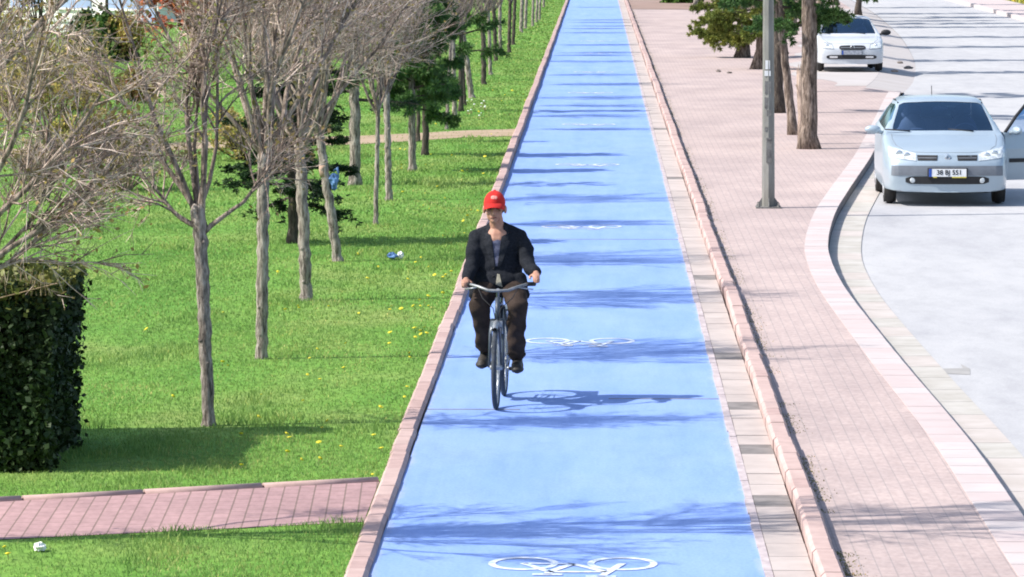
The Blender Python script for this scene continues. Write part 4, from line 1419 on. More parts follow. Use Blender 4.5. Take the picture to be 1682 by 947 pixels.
# ------------------------------------------------------------------ lamp post on the sidewalk
def lamp_post():
    b = at(1262, 341, 0)
    t = empty('lamp_post', b)
    lean = -0.035
    mb = MB()
    mb.tube([(0, 0, 0.02), (lean * 0.3, 0, 2.6), (lean, 0, 8.0)], [0.088, 0.074, 0.045], 8, 0, True, False)
    mb.build('pole', M['steel'], t)
    mb = MB()
    mb.box((-0.17, -0.17, 0.0), (0.17, 0.17, 0.022))
    mb.build('base_plate', M['steeld'], t)
    for k in range(4):
        a = k * math.pi / 2
        g = MB()
        M4 = Matrix.Rotation(a, 4, 'Z')
        q = [(0.08, -0.006, 0.022), (0.16, -0.006, 0.022), (0.15, -0.006, 0.05), (0.08, -0.006, 0.15)]
        vs = [M4 @ Vector(v) for v in q] + [M4 @ Vector((v[0], 0.006, v[2])) for v in q]
        g.add(vs, [(0, 1, 2, 3), (7, 6, 5, 4), (0, 4, 5, 1), (1, 5, 6, 2), (2, 6, 7, 3), (3, 7, 4, 0)])
        g.build('gusset', M['steeld'], t)
        n = MB()
        c = M4 @ Vector((0.135, 0.135, 0))
        n.tube([(c.x, c.y, 0.02), (c.x, c.y, 0.075)], 0.013, 6, 0, True, False)
        n.tube([(c.x, c.y, 0.022), (c.x, c.y, 0.04)], 0.024, 6, 0, True, False)
        n.build('anchor_bolt', M['steeld'], t)
    d = MB()
    d.box((-0.034, -0.092, 0.62), (0.036, -0.07, 0.95)); d.box((-0.02, -0.097, 0.70), (0.012, -0.085, 0.80)); d.box((-0.03, -0.097, 0.93), (0.03, -0.085, 0.955)); d.box((-0.02, -0.097, 0.615), (0.02, -0.085, 0.63))
    d.build('service_door', M['steeld'], t)
    s = MB()
    r = random.Random(2)
    for z0, z1, x0, x1, m in ((1.88, 2.0, -0.04, 0.02, 0), (1.79, 1.86, -0.05, 0.03, 0), (1.55, 1.72, -0.045, 0.035, 1), (1.36, 1.5, -0.05, 0.0, 1), (1.25, 1.33, -0.02, 0.04, 1), (1.05, 1.1, -0.045, -0.01, 1)):
        yy = -0.082 + 0.008 * (z0 - 1)
        s.box((x0 - 0.01, yy, z0), (x1 - 0.01, yy + 0.02, z1), m)
    s.build('torn_sticker', [M['white'], M['steeld']], t)
    a = MB(); a.tube([(lean, 0, 7.95), (lean + 0.5, 0, 8.3), (lean + 1.4, 0, 8.45)], [0.04, 0.035, 0.03], 8); a.build('arm', M['steel'], t)
    h = MB(); h.ball((lean + 1.65, 0, 8.44), (0.34, 0.14, 0.08)); h.build('lamp_head', M['steeld'], t)
    tag(t, 'grey metal lamp post with bolted base plate on the sidewalk', 'lamp post')


lamp_post()

# ------------------------------------------------------------------ surfaces projected on a body
def conform(bvh, fn, ns, nt_, off, depth=0.012, axis='y'):
    """patch following a body: fn(s,t) -> (x, z); found from the front (-Y side) and raised by off"""
    V, ok = [], []
    for j in range(nt_ + 1):
        for i in range(ns + 1):
            x, z = fn(i / ns, j / nt_)
            hit = bvh.ray_cast(Vector((x, -5, z)), Vector((0, 1, 0)))
            V.append(hit[0] + Vector((0, -off, 0)) if hit[0] else None)
    # holes take the y of the nearest found point
    good = [v for v in V if v is not None]
    out = []
    for k, v in enumerate(V):
        if v is None:
            i, j = k % (ns + 1), k // (ns + 1)
            x, z = fn(i / ns, j / nt_)
            g = min(good, key=lambda q: (q.x - x) ** 2 + (q.z - z) ** 2) if good else Vector((x, 0, z))
            v = Vector((x, g.y, z))
        out.append(v)
    n = len(out)
    vs = out + [v + Vector((0, depth, 0)) for v in out]
    fs = []
    w = ns + 1
    for j in range(nt_):
        for i in range(ns):
            fs.append((j * w + i, j * w + i + 1, (j + 1) * w + i + 1, (j + 1) * w + i))
    rim = [i for i in range(ns + 1)] + [j * w + ns for j in range(1, nt_ + 1)] + [nt_ * w + i for i in range(ns - 1, -1, -1)] + [j * w for j in range(nt_ - 1, 0, -1)]
    for a, b in zip(rim, rim[1:] + rim[:1]):
        fs.append((b, a, a + n, b + n))
    return vs, fs


def quad_fn(p00, p10, p11, p01):
    def f(s, t):
        a = [p00[k] + (p10[k] - p00[k]) * s for k in (0, 1)]
        b = [p01[k] + (p11[k] - p01[k]) * s for k in (0, 1)]
        return a[0] + (b[0] - a[0]) * t, a[1] + (b[1] - a[1]) * t
    return f


def round_fn(cx, cz, rx, rz, p=4.0):
    """superellipse patch"""
    def f(s, t):
        u, v = 2 * s - 1, 2 * t - 1
        # square to squircle
        k = (abs(u) ** p + abs(v) ** p) ** (1 / p)
        m = max(abs(u), abs(v))
        q = m / k if k > 1e-6 else 1
        return cx + rx * u * q, cz + rz * v * q
    return f


# ------------------------------------------------------------------ cars
def cm_interp(A, k):
    """Catmull-Rom along axis 0, k sub-steps per span"""
    n = len(A)
    out = []
    for i in range(n - 1):
        p0, p1, p2, p3 = A[max(i - 1, 0)], A[i], A[i + 1], A[min(i + 2, n - 1)]
        for j in range(k):
            t = j / k
            out.append(0.5 * ((2 * p1) + (-p0 + p2) * t + (2 * p0 - 5 * p1 + 4 * p2 - p3) * t * t + (-p0 + 3 * p1 - 3 * p2 + p3) * t ** 3))
    out.append(A[-1])
    return np.array(out)


def eval_mesh(o):
    dg = bpy.context.evaluated_depsgraph_get()
    dg.update()
    return bpy.data.meshes.new_from_object(o.evaluated_get(dg))


def car_body(st, wheels, wr, paint, black):
    """st: stations nose to tail; each = list of 9 (x, u, z) from underside centre to roof centre. Returns body mesh, glass faces kept with material 1..3"""
    A = np.array(st, float)
    K = 4
    S = cm_interp(A, K)                                   # along the car
    S = np.swapaxes(cm_interp(np.swapaxes(S, 0, 1), 3), 0, 1)   # across
    ns, nj = S.shape[:2]
    V, F, mi = [], [], []
    for i in range(ns):
        for j in range(nj):
            V.append((S[i, j, 0], S[i, j, 1], S[i, j, 2]))
    off = len(V)
    for i in range(ns):
        for j in range(nj):
            V.append((-S[i, j, 0], S[i, j, 1], S[i, j, 2]))
    return S, ns, nj, V


def build_car(name, label, loc, rz, P):
    W, Hr = P['half_width'], P['height']
    L = P['length']
    hw = W
    zb = 0.21
    cowl, wtop, rend, bend = P['cowl'], P['wtop'], P['rend'], P['bend']
    zh0, zh1 = P['hood_z0'], P['hood_z1']

    def low(w, u, zb_=zb, z_mid=0.52):
        return [(0, u, zb_), (w * 0.88, u, zb_), (w * 0.98, u, zb_ + 0.10), (w, u, z_mid)]
    st = []
    # nose: flat-ish front ring, then quickly to full width
    st.append([(0, 0.02, zb), (0.60, 0.05, zb), (0.67, 0.05, 0.30), (0.69, 0.04, 0.46), (0.68, 0.05, 0.60), (0.60, 0.09, zh0 - 0.035), (0.40, 0.10, zh0), (0.20, 0.09, zh0 + 0.01), (0, 0.085, zh0 + 0.012)])
    st.append([(0, 0.10, zb), (0.68, 0.12, zb), (0.765, 0.11, 0.29), (0.79, 0.10, 0.46), (0.785, 0.12, 0.61), (0.73, 0.18, zh0 + 0.015), (0.50, 0.20, zh0 + 0.045), (0.25, 0.20, zh0 + 0.06), (0, 0.20, zh0 + 0.065)])
    for u, w, zs, zc in ((0.32, 0.842, zh0 + 0.075, zh0 + 0.115), (0.60, 0.878, zh0 + 0.14, zh0 + 0.175), (0.95, 0.885, zh1 - 0.05, zh1 - 0.02)):
        w = w * hw / 0.885
        st.append(low(w, u) + [(w * 0.985, u, zs - 0.12), (w * 0.93, u, zs), (w * 0.66, u, zs + (zc - zs) * 0.6), (w * 0.33, u, zc - 0.008), (0, u, zc)])
    bz = zh1                          # belt height at the cowl
    wr_ = P['roof_half']
    st.append(low(hw, cowl) + [(hw * 0.985, cowl, bz - 0.13), (hw * 0.945, cowl, bz - 0.015), (hw * 0.845, cowl + 0.10, bz + 0.02), (hw * 0.42, cowl + 0.0, bz + 0.025), (0, cowl - 0.03, bz + 0.03)])
    zr = Hr
    st.append(low(hw, wtop) + [(hw * 0.985, wtop, bz - 0.11), (hw * 0.955, wtop, bz + 0.005), (wr_, wtop + 0.05, zr - 0.095), (wr_ * 0.55, wtop, zr - 0.04), (0, wtop - 0.01, zr - 0.03)])
    um = (wtop + rend) / 2
    st.append(low(hw, um) + [(hw * 0.985, um, bz - 0.09), (hw * 0.96, um, bz + 0.025), (wr_ * 1.03, um, zr - 0.07), (wr_ * 0.6, um, zr - 0.012), (0, um, zr)])
    st.append(low(hw * 0.99, rend) + [(hw * 0.975, rend, bz - 0.05), (hw * 0.95, rend, bz + 0.05), (wr_ * 0.98, rend, zr - 0.10), (wr_ * 0.55, rend, zr - 0.05), (0, rend, zr - 0.04)])
    st.append(low(hw * 0.95, bend, zb + 0.03) + [(hw * 0.94, bend, bz - 0.05), (hw * 0.91, bend, bz + 0.03), (wr_ * 1.02, bend, bz + 0.07), (wr_ * 0.55, bend, bz + 0.085), (0, bend, bz + 0.09)])
    st.append(low(hw * 0.86, L - 0.08, zb + 0.08) + [(hw * 0.86, L - 0.08, bz - 0.10), (hw * 0.82, L - 0.10, bz - 0.02), (wr_ * 0.95, L - 0.10, bz + 0.0), (wr_ * 0.5, L - 0.10, bz + 0.005), (0, L - 0.10, bz + 0.005)])
    st.append([(0, L, 0.34), (0.45, L, 0.34), (0.58, L, 0.40), (0.62, L, 0.52), (0.62, L, bz - 0.25), (0.58, L, bz - 0.12), (0.45, L, bz - 0.09), (0.2, L, bz - 0.085), (0, L, bz - 0.085)])
    A = np.array(st, float)
    K, J = 4, 3
    S = cm_interp(A, K)
    S = np.swapaxes(cm_interp(np.swapaxes(S, 0, 1), J), 0, 1)
    S[:, 0, 0] = 0; S[:, -1, 0] = 0
    ns, nj = S.shape[:2]
    bm = bmesh.new()
    grid = {}
    for side in (1, -1):
        for i in range(ns):
            for j in range(nj):
                if side == -1 and j in (0, nj - 1): grid[side, i, j] = grid[1, i, j]; continue
                x, u, z = S[i, j]
                grid[side, i, j] = bm.verts.new((side * max(x, 0.0), u, z))
    tags = {}
    iw0, iw1, ir, ib = 5 * K, 6 * K, 8 * K, 9 * K
    j5, j6 = 5 * J, 6 * J
    for side in (1, -1):
        for i in range(ns - 1):
            for j in range(nj - 1):
                q = [grid[side, i, j], grid[side, i + 1, j], grid[side, i + 1, j + 1], grid[side, i, j + 1]]
                if side == 1: q = q[::-1]
                try: f = bm.faces.new(q)
                except ValueError: continue
                f.smooth = True
                if iw0 <= i < iw1 and j >= j6: tags[f] = 'windscreen'
                elif ir <= i < ib and j >= j6: tags[f] = 'rear_window'
                elif iw1 - 2 <= i < ir and j5 <= j < j6: tags[f] = ('side', side)
    # end caps
    for i, flip in ((0, False), (ns - 1, True)):
        left = [grid[-1, i, j] for j in range(nj)]; right = [grid[1, i, j] for j in range(nj)]
        m = 6
        rows = []
        for j in range(nj):
            a, b = left[j], right[j]
            if a is b: rows.append([a] * (m + 1)); continue
            rr = [a]
            for k in range(1, m):
                s = k / m
                x = a.co.x + (b.co.x - a.co.x) * s
                bul = (-0.055 if i == 0 else 0.04) * (1 - (2 * s - 1) ** 2)
                rr.append(bm.verts.new((x, a.co.y + bul * min(1, abs(a.co.x) / 0.4), a.co.z)))
            rr.append(b)
            rows.append(rr)
        for j in range(nj - 1):
            for k in range(m):
                q = []
                for v in (rows[j][k], rows[j][k + 1], rows[j + 1][k + 1], rows[j + 1][k]):
                    if v not in q: q.append(v)
                if len(q) < 3: continue
                if flip: q = q[::-1]
                try:
                    f = bm.faces.new(q); f.smooth = True
                except ValueError: pass
    bmesh.ops.recalc_face_normals(bm, faces=bm.faces)
    bvh = BVHTree.FromBMesh(bm)
    # windows: inset each glazed region, keep the rim in body colour, lift the inner faces out as glass
    glass = []
    for key, th in (('windscreen', 0.028), ('rear_window', 0.06), (('side', 1), 0.045), (('side', -1), 0.045)):
        fs = [f for f in tags if tags[f] == key and f.is_valid]
        if not fs: continue
        bmesh.ops.inset_region(bm, faces=fs, thickness=th, depth=-0.008, use_even_offset=True)
        fs = [f for f in fs if f.is_valid]
        vs, idx, FF = [], {}, []
        for f in fs:
            q = []
            for v in f.verts:
                if v not in idx:
                    idx[v] = len(vs); vs.append(tuple(v.co - f.normal * 0.004))
                q.append(idx[v])
            FF.append(q)
        glass.append((key, vs, FF))
        bmesh.ops.delete(bm, geom=fs, context='FACES')
    root = empty(name, loc, rz)
    me = bpy.data.meshes.new('body')
    bm.to_mesh(me); bm.free()
    me.materials.append(P['paint']); me.materials.append(M['carblack'])
    body = link('body', me, root)
    # wheel arches
    cut = MB()
    for u in P['axles']:
        for s in (1, -1):
            cut.tube([(s * (hw - 0.26), u, 0.31), (s * (hw + 0.2), u, 0.31)], 0.355, 28, 0, True, False)
    co = cut.build('arch_cutter', M['carblack'])
    mod = body.modifiers.new('arches', 'BOOLEAN')
    mod.operation = 'DIFFERENCE'; mod.solver = 'EXACT'; mod.object = co
    me2 = eval_mesh(body)
    body.modifiers.clear()
    if len(me2.polygons) > 0.6 * len(me.polygons): body.data = me2
    bpy.data.objects.remove(co)
    for p in body.data.polygons: p.use_smooth = True
    try: body.data.set_sharp_from_angle(angle=R(38))
    except Exception: pass
    names = {'windscreen': 'windscreen', 'rear_window': 'rear_window'}
    for key, vs, FF in glass:
        g = mesh_np('glass', vs, FF, [M['carglass']], smooth=True)
        link(names.get(key, 'side_window'), g, root)
    # wheels
    for u in P['axles']:
        for s in (1, -1):
            x0 = s * (hw - 0.115)
            w = MB()
            w.torus((x0, u, 0.31), 0.245, 0.072, 28, 10)
            w.tube([(x0 - 0.085, u, 0.31), (x0 + 0.085, u, 0.31)], 0.292, 28)
            wo_ = w.build('wheel', M['tyre'], root)
            rm = MB()
            rm.tube([(x0 + s * 0.06, u, 0.31), (x0 + s * 0.092, u, 0.31)], [0.21, 0.195], 24)
            for k in range(6):
                a = k * math.pi / 3
                rm.tube([(x0 + s * 0.085, u + 0.03 * math.cos(a), 0.31 + 0.03 * math.sin(a)), (x0 + s * 0.080, u + 0.19 * math.cos(a), 0.31 + 0.19 * math.sin(a))], 0.018, 6)
            rm.build('rim', M['alloy'], wo_)
    # inside: floor tub, dashboard, seats, steering wheel, mirror
    it = MB()
    it.box((-hw * 0.86, cowl + 0.15, 0.25), (hw * 0.86, bend, 0.36))
    it.build('cabin_floor', M['carblack'], root)
    ds = MB()
    ds.box((-hw * 0.80, cowl + 0.14, 0.62), (hw * 0.80, cowl + 0.55, bz - 0.06)); ds.ball((0.36, cowl + 0.5, bz - 0.08), (0.2, 0.12, 0.08))
    ds.build('dashboard', M['interior'], root)
    for k, x in enumerate((-0.36, 0.36)):
        s_ = MB()
        sy = wtop + 0.42
        s_.ball((x, sy - 0.05, 0.55), (0.25, 0.27, 0.12)); s_.ball((x, sy + 0.22, 0.86), (0.235, 0.10, 0.34)); s_.ball((x, sy + 0.30, 1.24), (0.13, 0.06, 0.10)); s_.tube([(x, sy + 0.27, 1.1), (x, sy + 0.3, 1.2)], 0.03, 6)
        s_.build('seat', M['interior'], root)
    s_ = MB(); s_.ball((0, rend - 0.45, 0.55), (0.62, 0.3, 0.14)); s_.ball((0, rend - 0.2, 0.82), (0.62, 0.1, 0.3))
    for x in (-.36, .36): s_.ball((x, rend - 0.15, 1.16), (0.13, 0.06, 0.09))
    s_.build('rear_seat', M['interior'], root)
    sw = MB(); sw.torus((0.36, wtop - 0.02, 0.90), 0.185, 0.016, 24, 6, 0, 'y'); sw.tube([(0.36, wtop - 0.02, 0.90), (0.36, cowl + 0.5, 0.80)], 0.03, 6); sw.box((0.2, wtop - 0.03, 0.885), (0.52, wtop - 0.005, 0.92))
    sw.build('steering_wheel', M['interior'], root)
    rv = MB(); rv.ball((0, wtop + 0.02, Hr - 0.15), (0.125, 0.02, 0.036)); rv.tube([(0, wtop + 0.03, Hr - 0.12), (0, wtop + 0.06, Hr - 0.06)], 0.012, 6)
    rv.build('rear_view_mirror', M['interior'], root)
    for s in (1, -1):
        wp = MB()
        y_, z_ = cowl + 0.06, bz + 0.035
        wp.tube([(s * 0.45 - 0.02, cowl + 0.0, bz + 0.03), (s * 0.45 - 0.38, cowl + 0.05, bz + 0.05)], 0.011, 6)
        wp.build('wiper', M['carblack'], root)
    HOOD = [(-0.60 * hw / 0.885, 0.22), (-0.70 * hw / 0.885, 0.42), (-0.74 * hw / 0.885, 0.80), (-0.735 * hw / 0.885, cowl + 0.03)]
    seams(root, bvh, [HOOD, [(-x, u) for x, u in HOOD], [(-0.60, 0.22), (-0.3, 0.145), (0, 0.13), (0.3, 0.145), (0.60, 0.22)]], M['trimgrey'])
    return root, bvh


def patch(name, bvh, fn, ns, nt_, off, m, root, depth=0.014, smooth=True):
    vs, fs = conform(bvh, fn, ns, nt_, off, depth)
    mb = MB(); mb.add(vs, fs, 0, False)
    o = mb.build(name, m, root)
    return o


def text_mesh(txt, size, m, parent, loc, rot, name='lettering', extrude=0.001):
    cu = bpy.data.curves.new('letters', 'FONT')
    cu.body = txt
    cu.size = size
    cu.align_x = 'CENTER'; cu.align_y = 'CENTER'
    cu.extrude = extrude
    cu.offset = size * 0.018
    o = bpy.data.objects.new('letters_tmp', cu)
    COL.objects.link(o)
    me = eval_mesh(o)
    bpy.data.objects.remove(o)
    me.materials.append(m)
    for p in me.polygons: p.material_index = len(me.materials) - 1
    ob = link(name, me, parent, loc)
    ob.rotation_euler = rot
    return ob


M['tyre'] = mat('tyre_rubber', (0.022, 0.022, 0.024), (0.04, 0.038, 0.036), 9, 0.85)
M['alloy'] = mat('wheel_alloy', (0.5, 0.5, 0.52), (0.4, 0.4, 0.42), 9, 0.4, metal=0.6)
M['carblack'] = mat('black_plastic', (0.018, 0.019, 0.022), (0.028, 0.028, 0.03), 6, 0.6)
M['interior'] = mat('dark_upholstery', (0.09, 0.12, 0.18), (0.13, 0.16, 0.22), 5, 0.85)
M['carglass'] = glass_mat('car_glass', (0.20, 0.23, 0.27))
M['silver'] = paint_mat('silver_blue_paint', (0.33, 0.405, 0.47), 0.40, 0.2)
M['carwhite'] = paint_mat('white_car_paint', (0.50, 0.53, 0.57), 0.4, 0.0, 0.15)
M['trimgrey'] = mat('grey_bumper_strip', (0.17, 0.19, 0.22), (0.14, 0.155, 0.18), 8, 0.6)
M['chrome'] = mat('chrome', (0.62, 0.64, 0.66), (0.5, 0.52, 0.54), 20, 0.25, metal=0.85)
M['lens'] = mat('clear_lens', (0.60, 0.64, 0.66), (0.36, 0.40, 0.43), 26, 0.12, spec=0.7, coat=0.8, lo=0.42, hi=0.6)
M['lampbowl'] = mat('lamp_reflector', (0.78, 0.80, 0.82), (0.6, 0.62, 0.66), 30, 0.15, metal=0.7)
M['plate'] = mat('plate_white', (0.75, 0.76, 0.77), (0.68, 0.69, 0.71), 10, 0.5)
M['plateblue'] = mat('plate_blue', (0.03, 0.09, 0.40), None, 10, 0.5)
M['ink'] = mat('black_ink', (0.012, 0.013, 0.018), None, 10, 0.5)
M['plateyel'] = mat('plate_holder_yellow', (0.55, 0.47, 0.08), (0.45, 0.38, 0.06), 10, 0.5)


def silver_car():
    g = at(1550, 334, ROADZ)
    cx = at(1549.5, 334, ROADZ).x
    P = dict(half_width=0.885, height=1.455, length=4.21, cowl=1.10, wtop=1.86, rend=3.45, bend=3.95, hood_z0=0.72, hood_z1=0.985, roof_half=0.62, axles=(0.82, 3.44), paint=M['silver'])
    root, bvh = build_car('parked_car', 'silver blue hatchback parked at the kerb with its driver door open', (cx, g.y - 0.72, ROADZ), R(-1.0), P)
    tag(root, 'silver blue hatchback parked at the kerb with its driver door open', 'car', 'cars parked beside the sidewalk')
    # front
    patch('bumper_strip', bvh, quad_fn((-0.785, 0.435), (0.785, 0.435), (0.78, 0.575), (-0.78, 0.575)), 64, 3, 0.006, M['trimgrey'], root)
    patch('lower_intake', bvh, round_fn(0, 0.372, 0.585, 0.055, 6), 26, 4, 0.007, M['carblack'], root)
    for s in (-1, 1):
        gr = patch('grille', bvh, quad_fn((s * 0.28 - 0.135, 0.648), (s * 0.28 + 0.135, 0.648), (s * 0.28 + 0.145, 0.722), (s * 0.28 - 0.145, 0.722)), 8, 3, 0.006, M['carblack'], root)
        patch('bar', bvh, quad_fn((s * 0.28 - 0.13, 0.680), (s * 0.28 + 0.13, 0.680), (s * 0.28 + 0.13, 0.690), (s * 0.28 - 0.13, 0.690)), 8, 1, 0.011, M['trimgrey'], gr)
        hl = patch('headlight', bvh, quad_fn((s * 0.44, 0.645), (s * 0.815, 0.69), (s * 0.815, 0.835), (s * 0.44, 0.745)), 16, 6, 0.009, M['lens'], root)
        patch('lamp_surround', bvh, quad_fn((s * 0.428, 0.633), (s * 0.825, 0.678), (s * 0.825, 0.845), (s * 0.428, 0.757)), 16, 6, 0.003, M['silver'], hl)
        for x, z, rr in ((0.56, 0.712, 0.048), (0.67, 0.735, 0.052)):
            h = bvh.ray_cast(Vector((s * x, -5, z)), Vector((0, 1, 0)))[0]
            b = MB(); b.ball((h.x, h.y - 0.006, h.z), (rr, 0.008, rr), 0, 14, 8); b.build('reflector', M['chrome'], hl)
        fg = MB()
        h = bvh.ray_cast(Vector((s * 0.485, -5, 0.372)), Vector((0, 1, 0)))[0]
        fg.ball((h.x, h.y - 0.006, h.z), (0.040, 0.008, 0.040), 0, 14, 8); fg.build('fog_light', M['lens'], root)
    # lozenge emblem
    h = bvh.ray_cast(Vector((0, -5, 0.69)), Vector((0, 1, 0)))[0]
    em = MB()
    for k, sc in ((0, 1.0),):
        o_ = [(0, 0.062), (0.045, 0), (0, -0.062), (-0.045, 0)]
        i_ = [(0, 0.030), (0.021, 0), (0, -0.030), (-0.021, 0)]
        vs = []
        for q, dy in ((o_, -0.012), (i_, -0.018), (o_, 0.02), (i_, 0.02)):
            vs += [(x, h.y + dy, h.z + z) for x, z in q]
        fs = []
        for i in range(4):
            j = (i + 1) % 4
            fs += [(i, j, 4 + j, 4 + i), (i, 8 + i, 8 + j, j), (4 + i, 4 + j, 12 + j, 12 + i)]
        em.add(vs, fs)
    em.build('emblem', M['chrome'], root)
    # number plate
    yp = bvh.ray_cast(Vector((0, -5, 0.48)), Vector((0, 1, 0)))[0].y - 0.030
    pl = MB(); pl.box((-0.28, yp, 0.405), (0.28, yp + 0.05, 0.545)); po = pl.build('number_plate', M['carblack'], root)
    q = MB(); q.box((-0.262, yp - 0.004, 0.425), (0.262, yp - 0.0005, 0.535)); q.build('plate_face', M['plate'], po)
    q = MB(); q.box((-0.262, yp - 0.006, 0.425), (-0.222, yp - 0.0045, 0.535)); q.build('blue_band', M['plateblue'], po)
    q = MB(); q.box((0.06, yp - 0.007, 0.408), (0.262, yp - 0.001, 0.424)); q.box((-0.20, yp - 0.007, 0.408), (-0.15, yp - 0.001, 0.424)); q.build('holder_text_strip', M['plateyel'], po)
    text_mesh('38 BJ 551', 0.092, M['ink'], po, (0.022, yp - 0.0065, 0.482), (R(90), 0, 0))
    # roof rails, antenna
    for s in (-1, 1):
        rl = MB(); rl.tube([(s * 0.60, 1.95, 1.375), (s * 0.62, 2.6, 1.405), (s * 0.60, 3.4, 1.375)], 0.014, 6); rl.build('roof_rail', M['carblack'], root)
    an = MB(); an.tube([(-0.05, 3.2, 1.42), (-0.05, 3.3, 1.58)], 0.006, 5); an.build('antenna', M['carblack'], root)
    # near-side mirror (driver's mirror sits on the open door)
    mi = MB(); mi.ball((-0.99, 1.42, 1.02), (0.115, 0.055, 0.062), 0, 14, 8); mi.tube([(-0.84, 1.44, 0.97), (-0.95, 1.43, 1.0)], 0.03, 6); mi.build('wing_mirror', M['silver'], root)
    tx = MB(); tx.ball((-0.36, 1.30, 1.028), (0.10, 0.03, 0.022)); tx.build('paper_on_dash', M['interior'], root)
    # shade behind the open driver door
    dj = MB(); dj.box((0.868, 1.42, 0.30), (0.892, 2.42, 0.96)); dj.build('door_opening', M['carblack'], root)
    # open door: built closed (hinge at y=0, running to y=1.02), swung outwards
    piv = empty('door_hinge', (0.90, 1.32, 0.0), 0.0)
    dpanel = MB()
    prof = [(0.0, 0.30), (0.015, 0.40), (0.03, 0.55), (0.028, 0.75), (0.0, 0.92), (-0.015, 0.985)]
    vs, fs = [], []
    ny = 6
    for k in range(ny + 1):
        y = 1.03 * k / ny
        for x, z in prof: vs.append((x, y, z))
    n = len(prof)
    for k in range(ny):
        for j in range(n - 1):
            fs.append((k * n + j, (k + 1) * n + j, (k + 1) * n + j + 1, k * n + j + 1))
    m_ = len(vs)
    vs += [(x - 0.075, y, z) for x, y, z in vs]
    fs += [tuple(i + m_ for i in f)[::-1] for f in fs]
    per = [j for j in range(n)] + [k * n + n - 1 for k in range(1, ny + 1)] + [ny * n + j for j in range(n - 2, -1, -1)] + [k * n for k in range(ny - 1, 0, -1)]
    fs += [(a, b, b + m_, a + m_) for a, b in zip(per, per[1:] + per[:1])]
    dpanel.add(vs, fs, 0, False)
    bpy.data.objects.remove(piv)
    door = dpanel.build('driver_door', M['silver'], root, (0.895, 1.34, 0.0))
    door.rotation_euler = (0, 0, R(-62))
    fr = MB(); fr.tube([(-0.03, 0.02, 0.98), (-0.13, 0.26, 1.20), (-0.25, 0.50, 1.365), (-0.27, 0.98, 1.38), (-0.10, 1.03, 0.985)], 0.024, 8); fr.build('window_frame', M['carblack'], door)
    gl = MB(); gl.add([(-0.05, 0.06, 0.985), (-0.14, 0.27, 1.195), (-0.25, 0.51, 1.355), (-0.265, 0.97, 1.365), (-0.10, 1.02, 0.985)], [(0, 1, 2, 3, 4)]); gl.build('window_glass', M['carglass'], door)
    st = MB(); st.box((0.032, 0.06, 0.555), (0.046, 1.0, 0.61)); st.build('side_moulding', M['carblack'], door)
    hd = MB(); hd.tube([(0.02, 0.80, 0.82), (0.05, 0.82, 0.825), (0.05, 0.96, 0.825), (0.02, 0.98, 0.82)], 0.012, 6); hd.build('handle', M['silver'], door)
    dm = MB(); dm.ball((0.13, 0.12, 1.01), (0.115, 0.055, 0.062), 0, 14, 8, ); dm.tube([(-0.01, 0.10, 0.98), (0.1, 0.12, 1.0)], 0.03, 6); dm.build('wing_mirror', M['silver'], door)
    return root


def white_car():
    g = at(1395, 117, 0.0)
    P = dict(half_width=0.865, height=1.39, length=4.3, cowl=1.12, wtop=1.80, rend=3.2, bend=3.75, hood_z0=0.69, hood_z1=0.925, roof_half=0.61, axles=(0.80, 3.30), paint=M['carwhite'])
    root, bvh = build_car('parked_car', '', (g.x + 0.02, g.y - 0.7, 0.006), R(1.0), P)
    tag(root, 'white sedan parked on the sidewalk beyond the pines', 'car', 'cars parked beside the sidewalk')
    gr = patch('grille', bvh, round_fn(0.02, 0.625, 0.34, 0.058, 5), 14, 3, 0.007, M['carblack'], root)
    patch('bar', bvh, quad_fn((-0.28, 0.62), (0.32, 0.62), (0.32, 0.633), (-0.28, 0.633)), 8, 1, 0.012, M['trimgrey'], gr)
    h = bvh.ray_cast(Vector((0.02, -5, 0.64)), Vector((0, 1, 0)))[0]
    e = MB(); e.torus((0.02, h.y - 0.016, 0.63), 0.05, 0.012, 16, 6, 0, 'y'); e.build('emblem', M['chrome'], root)
    patch('lower_intake', bvh, round_fn(0, 0.385, 0.64, 0.055, 6), 26, 4, 0.007, M['carblack'], root)
    for s in (-1, 1):
        hl = patch('headlight', bvh, quad_fn((s * 0.46, 0.595), (s * 0.76, 0.615), (s * 0.77, 0.765), (s * 0.50, 0.705)), 12, 5, 0.009, M['lens'], root)
        patch('lamp_surround', bvh, quad_fn((s * 0.445, 0.58), (s * 0.775, 0.60), (s * 0.785, 0.78), (s * 0.488, 0.718)), 12, 5, 0.003, M['trimgrey'], hl)
        h = bvh.ray_cast(Vector((s * 0.62, -5, 0.67)), Vector((0, 1, 0)))[0]
        b = MB(); b.ball((h.x, h.y - 0.006, h.z), (0.055, 0.014, 0.05), 0, 14, 8); b.build('reflector', M['lampbowl'], hl)
        patch('fog_light', bvh, quad_fn((s * 0.46 - .1, 0.36), (s * 0.46 + .1, 0.36), (s * 0.46 + .1, 0.41), (s * 0.46 - .1, 0.41)), 5, 1, 0.012, M['lampbowl'], root)
        mi = MB(); mi.ball((s * 0.99, 1.45, 0.98), (0.13, 0.06, 0.075), 0, 14, 8); mi.tube([(s * 0.83, 1.46, 0.93), (s * 0.95, 1.45, 0.96)], 0.03, 6); mi.build('wing_mirror', M['carblack'], root)
    yp = bvh.ray_cast(Vector((0, -5, 0.5)), Vector((0, 1, 0)))[0].y - 0.03
    pl = MB(); pl.box((-0.27, yp, 0.44), (0.27, yp + 0.05, 0.56)); po = pl.build('number_plate', M['trimgrey'], root)
    q = MB(); q.box((-0.255, yp - 0.004, 0.45), (0.255, yp - 0.0005, 0.55)); q.build('plate_face', M['plategrey'], po)
    q = MB(); q.box((-0.255, yp - 0.006, 0.45), (-0.215, yp - 0.0045, 0.55)); q.build('blue_band', M['plateblue'], po)


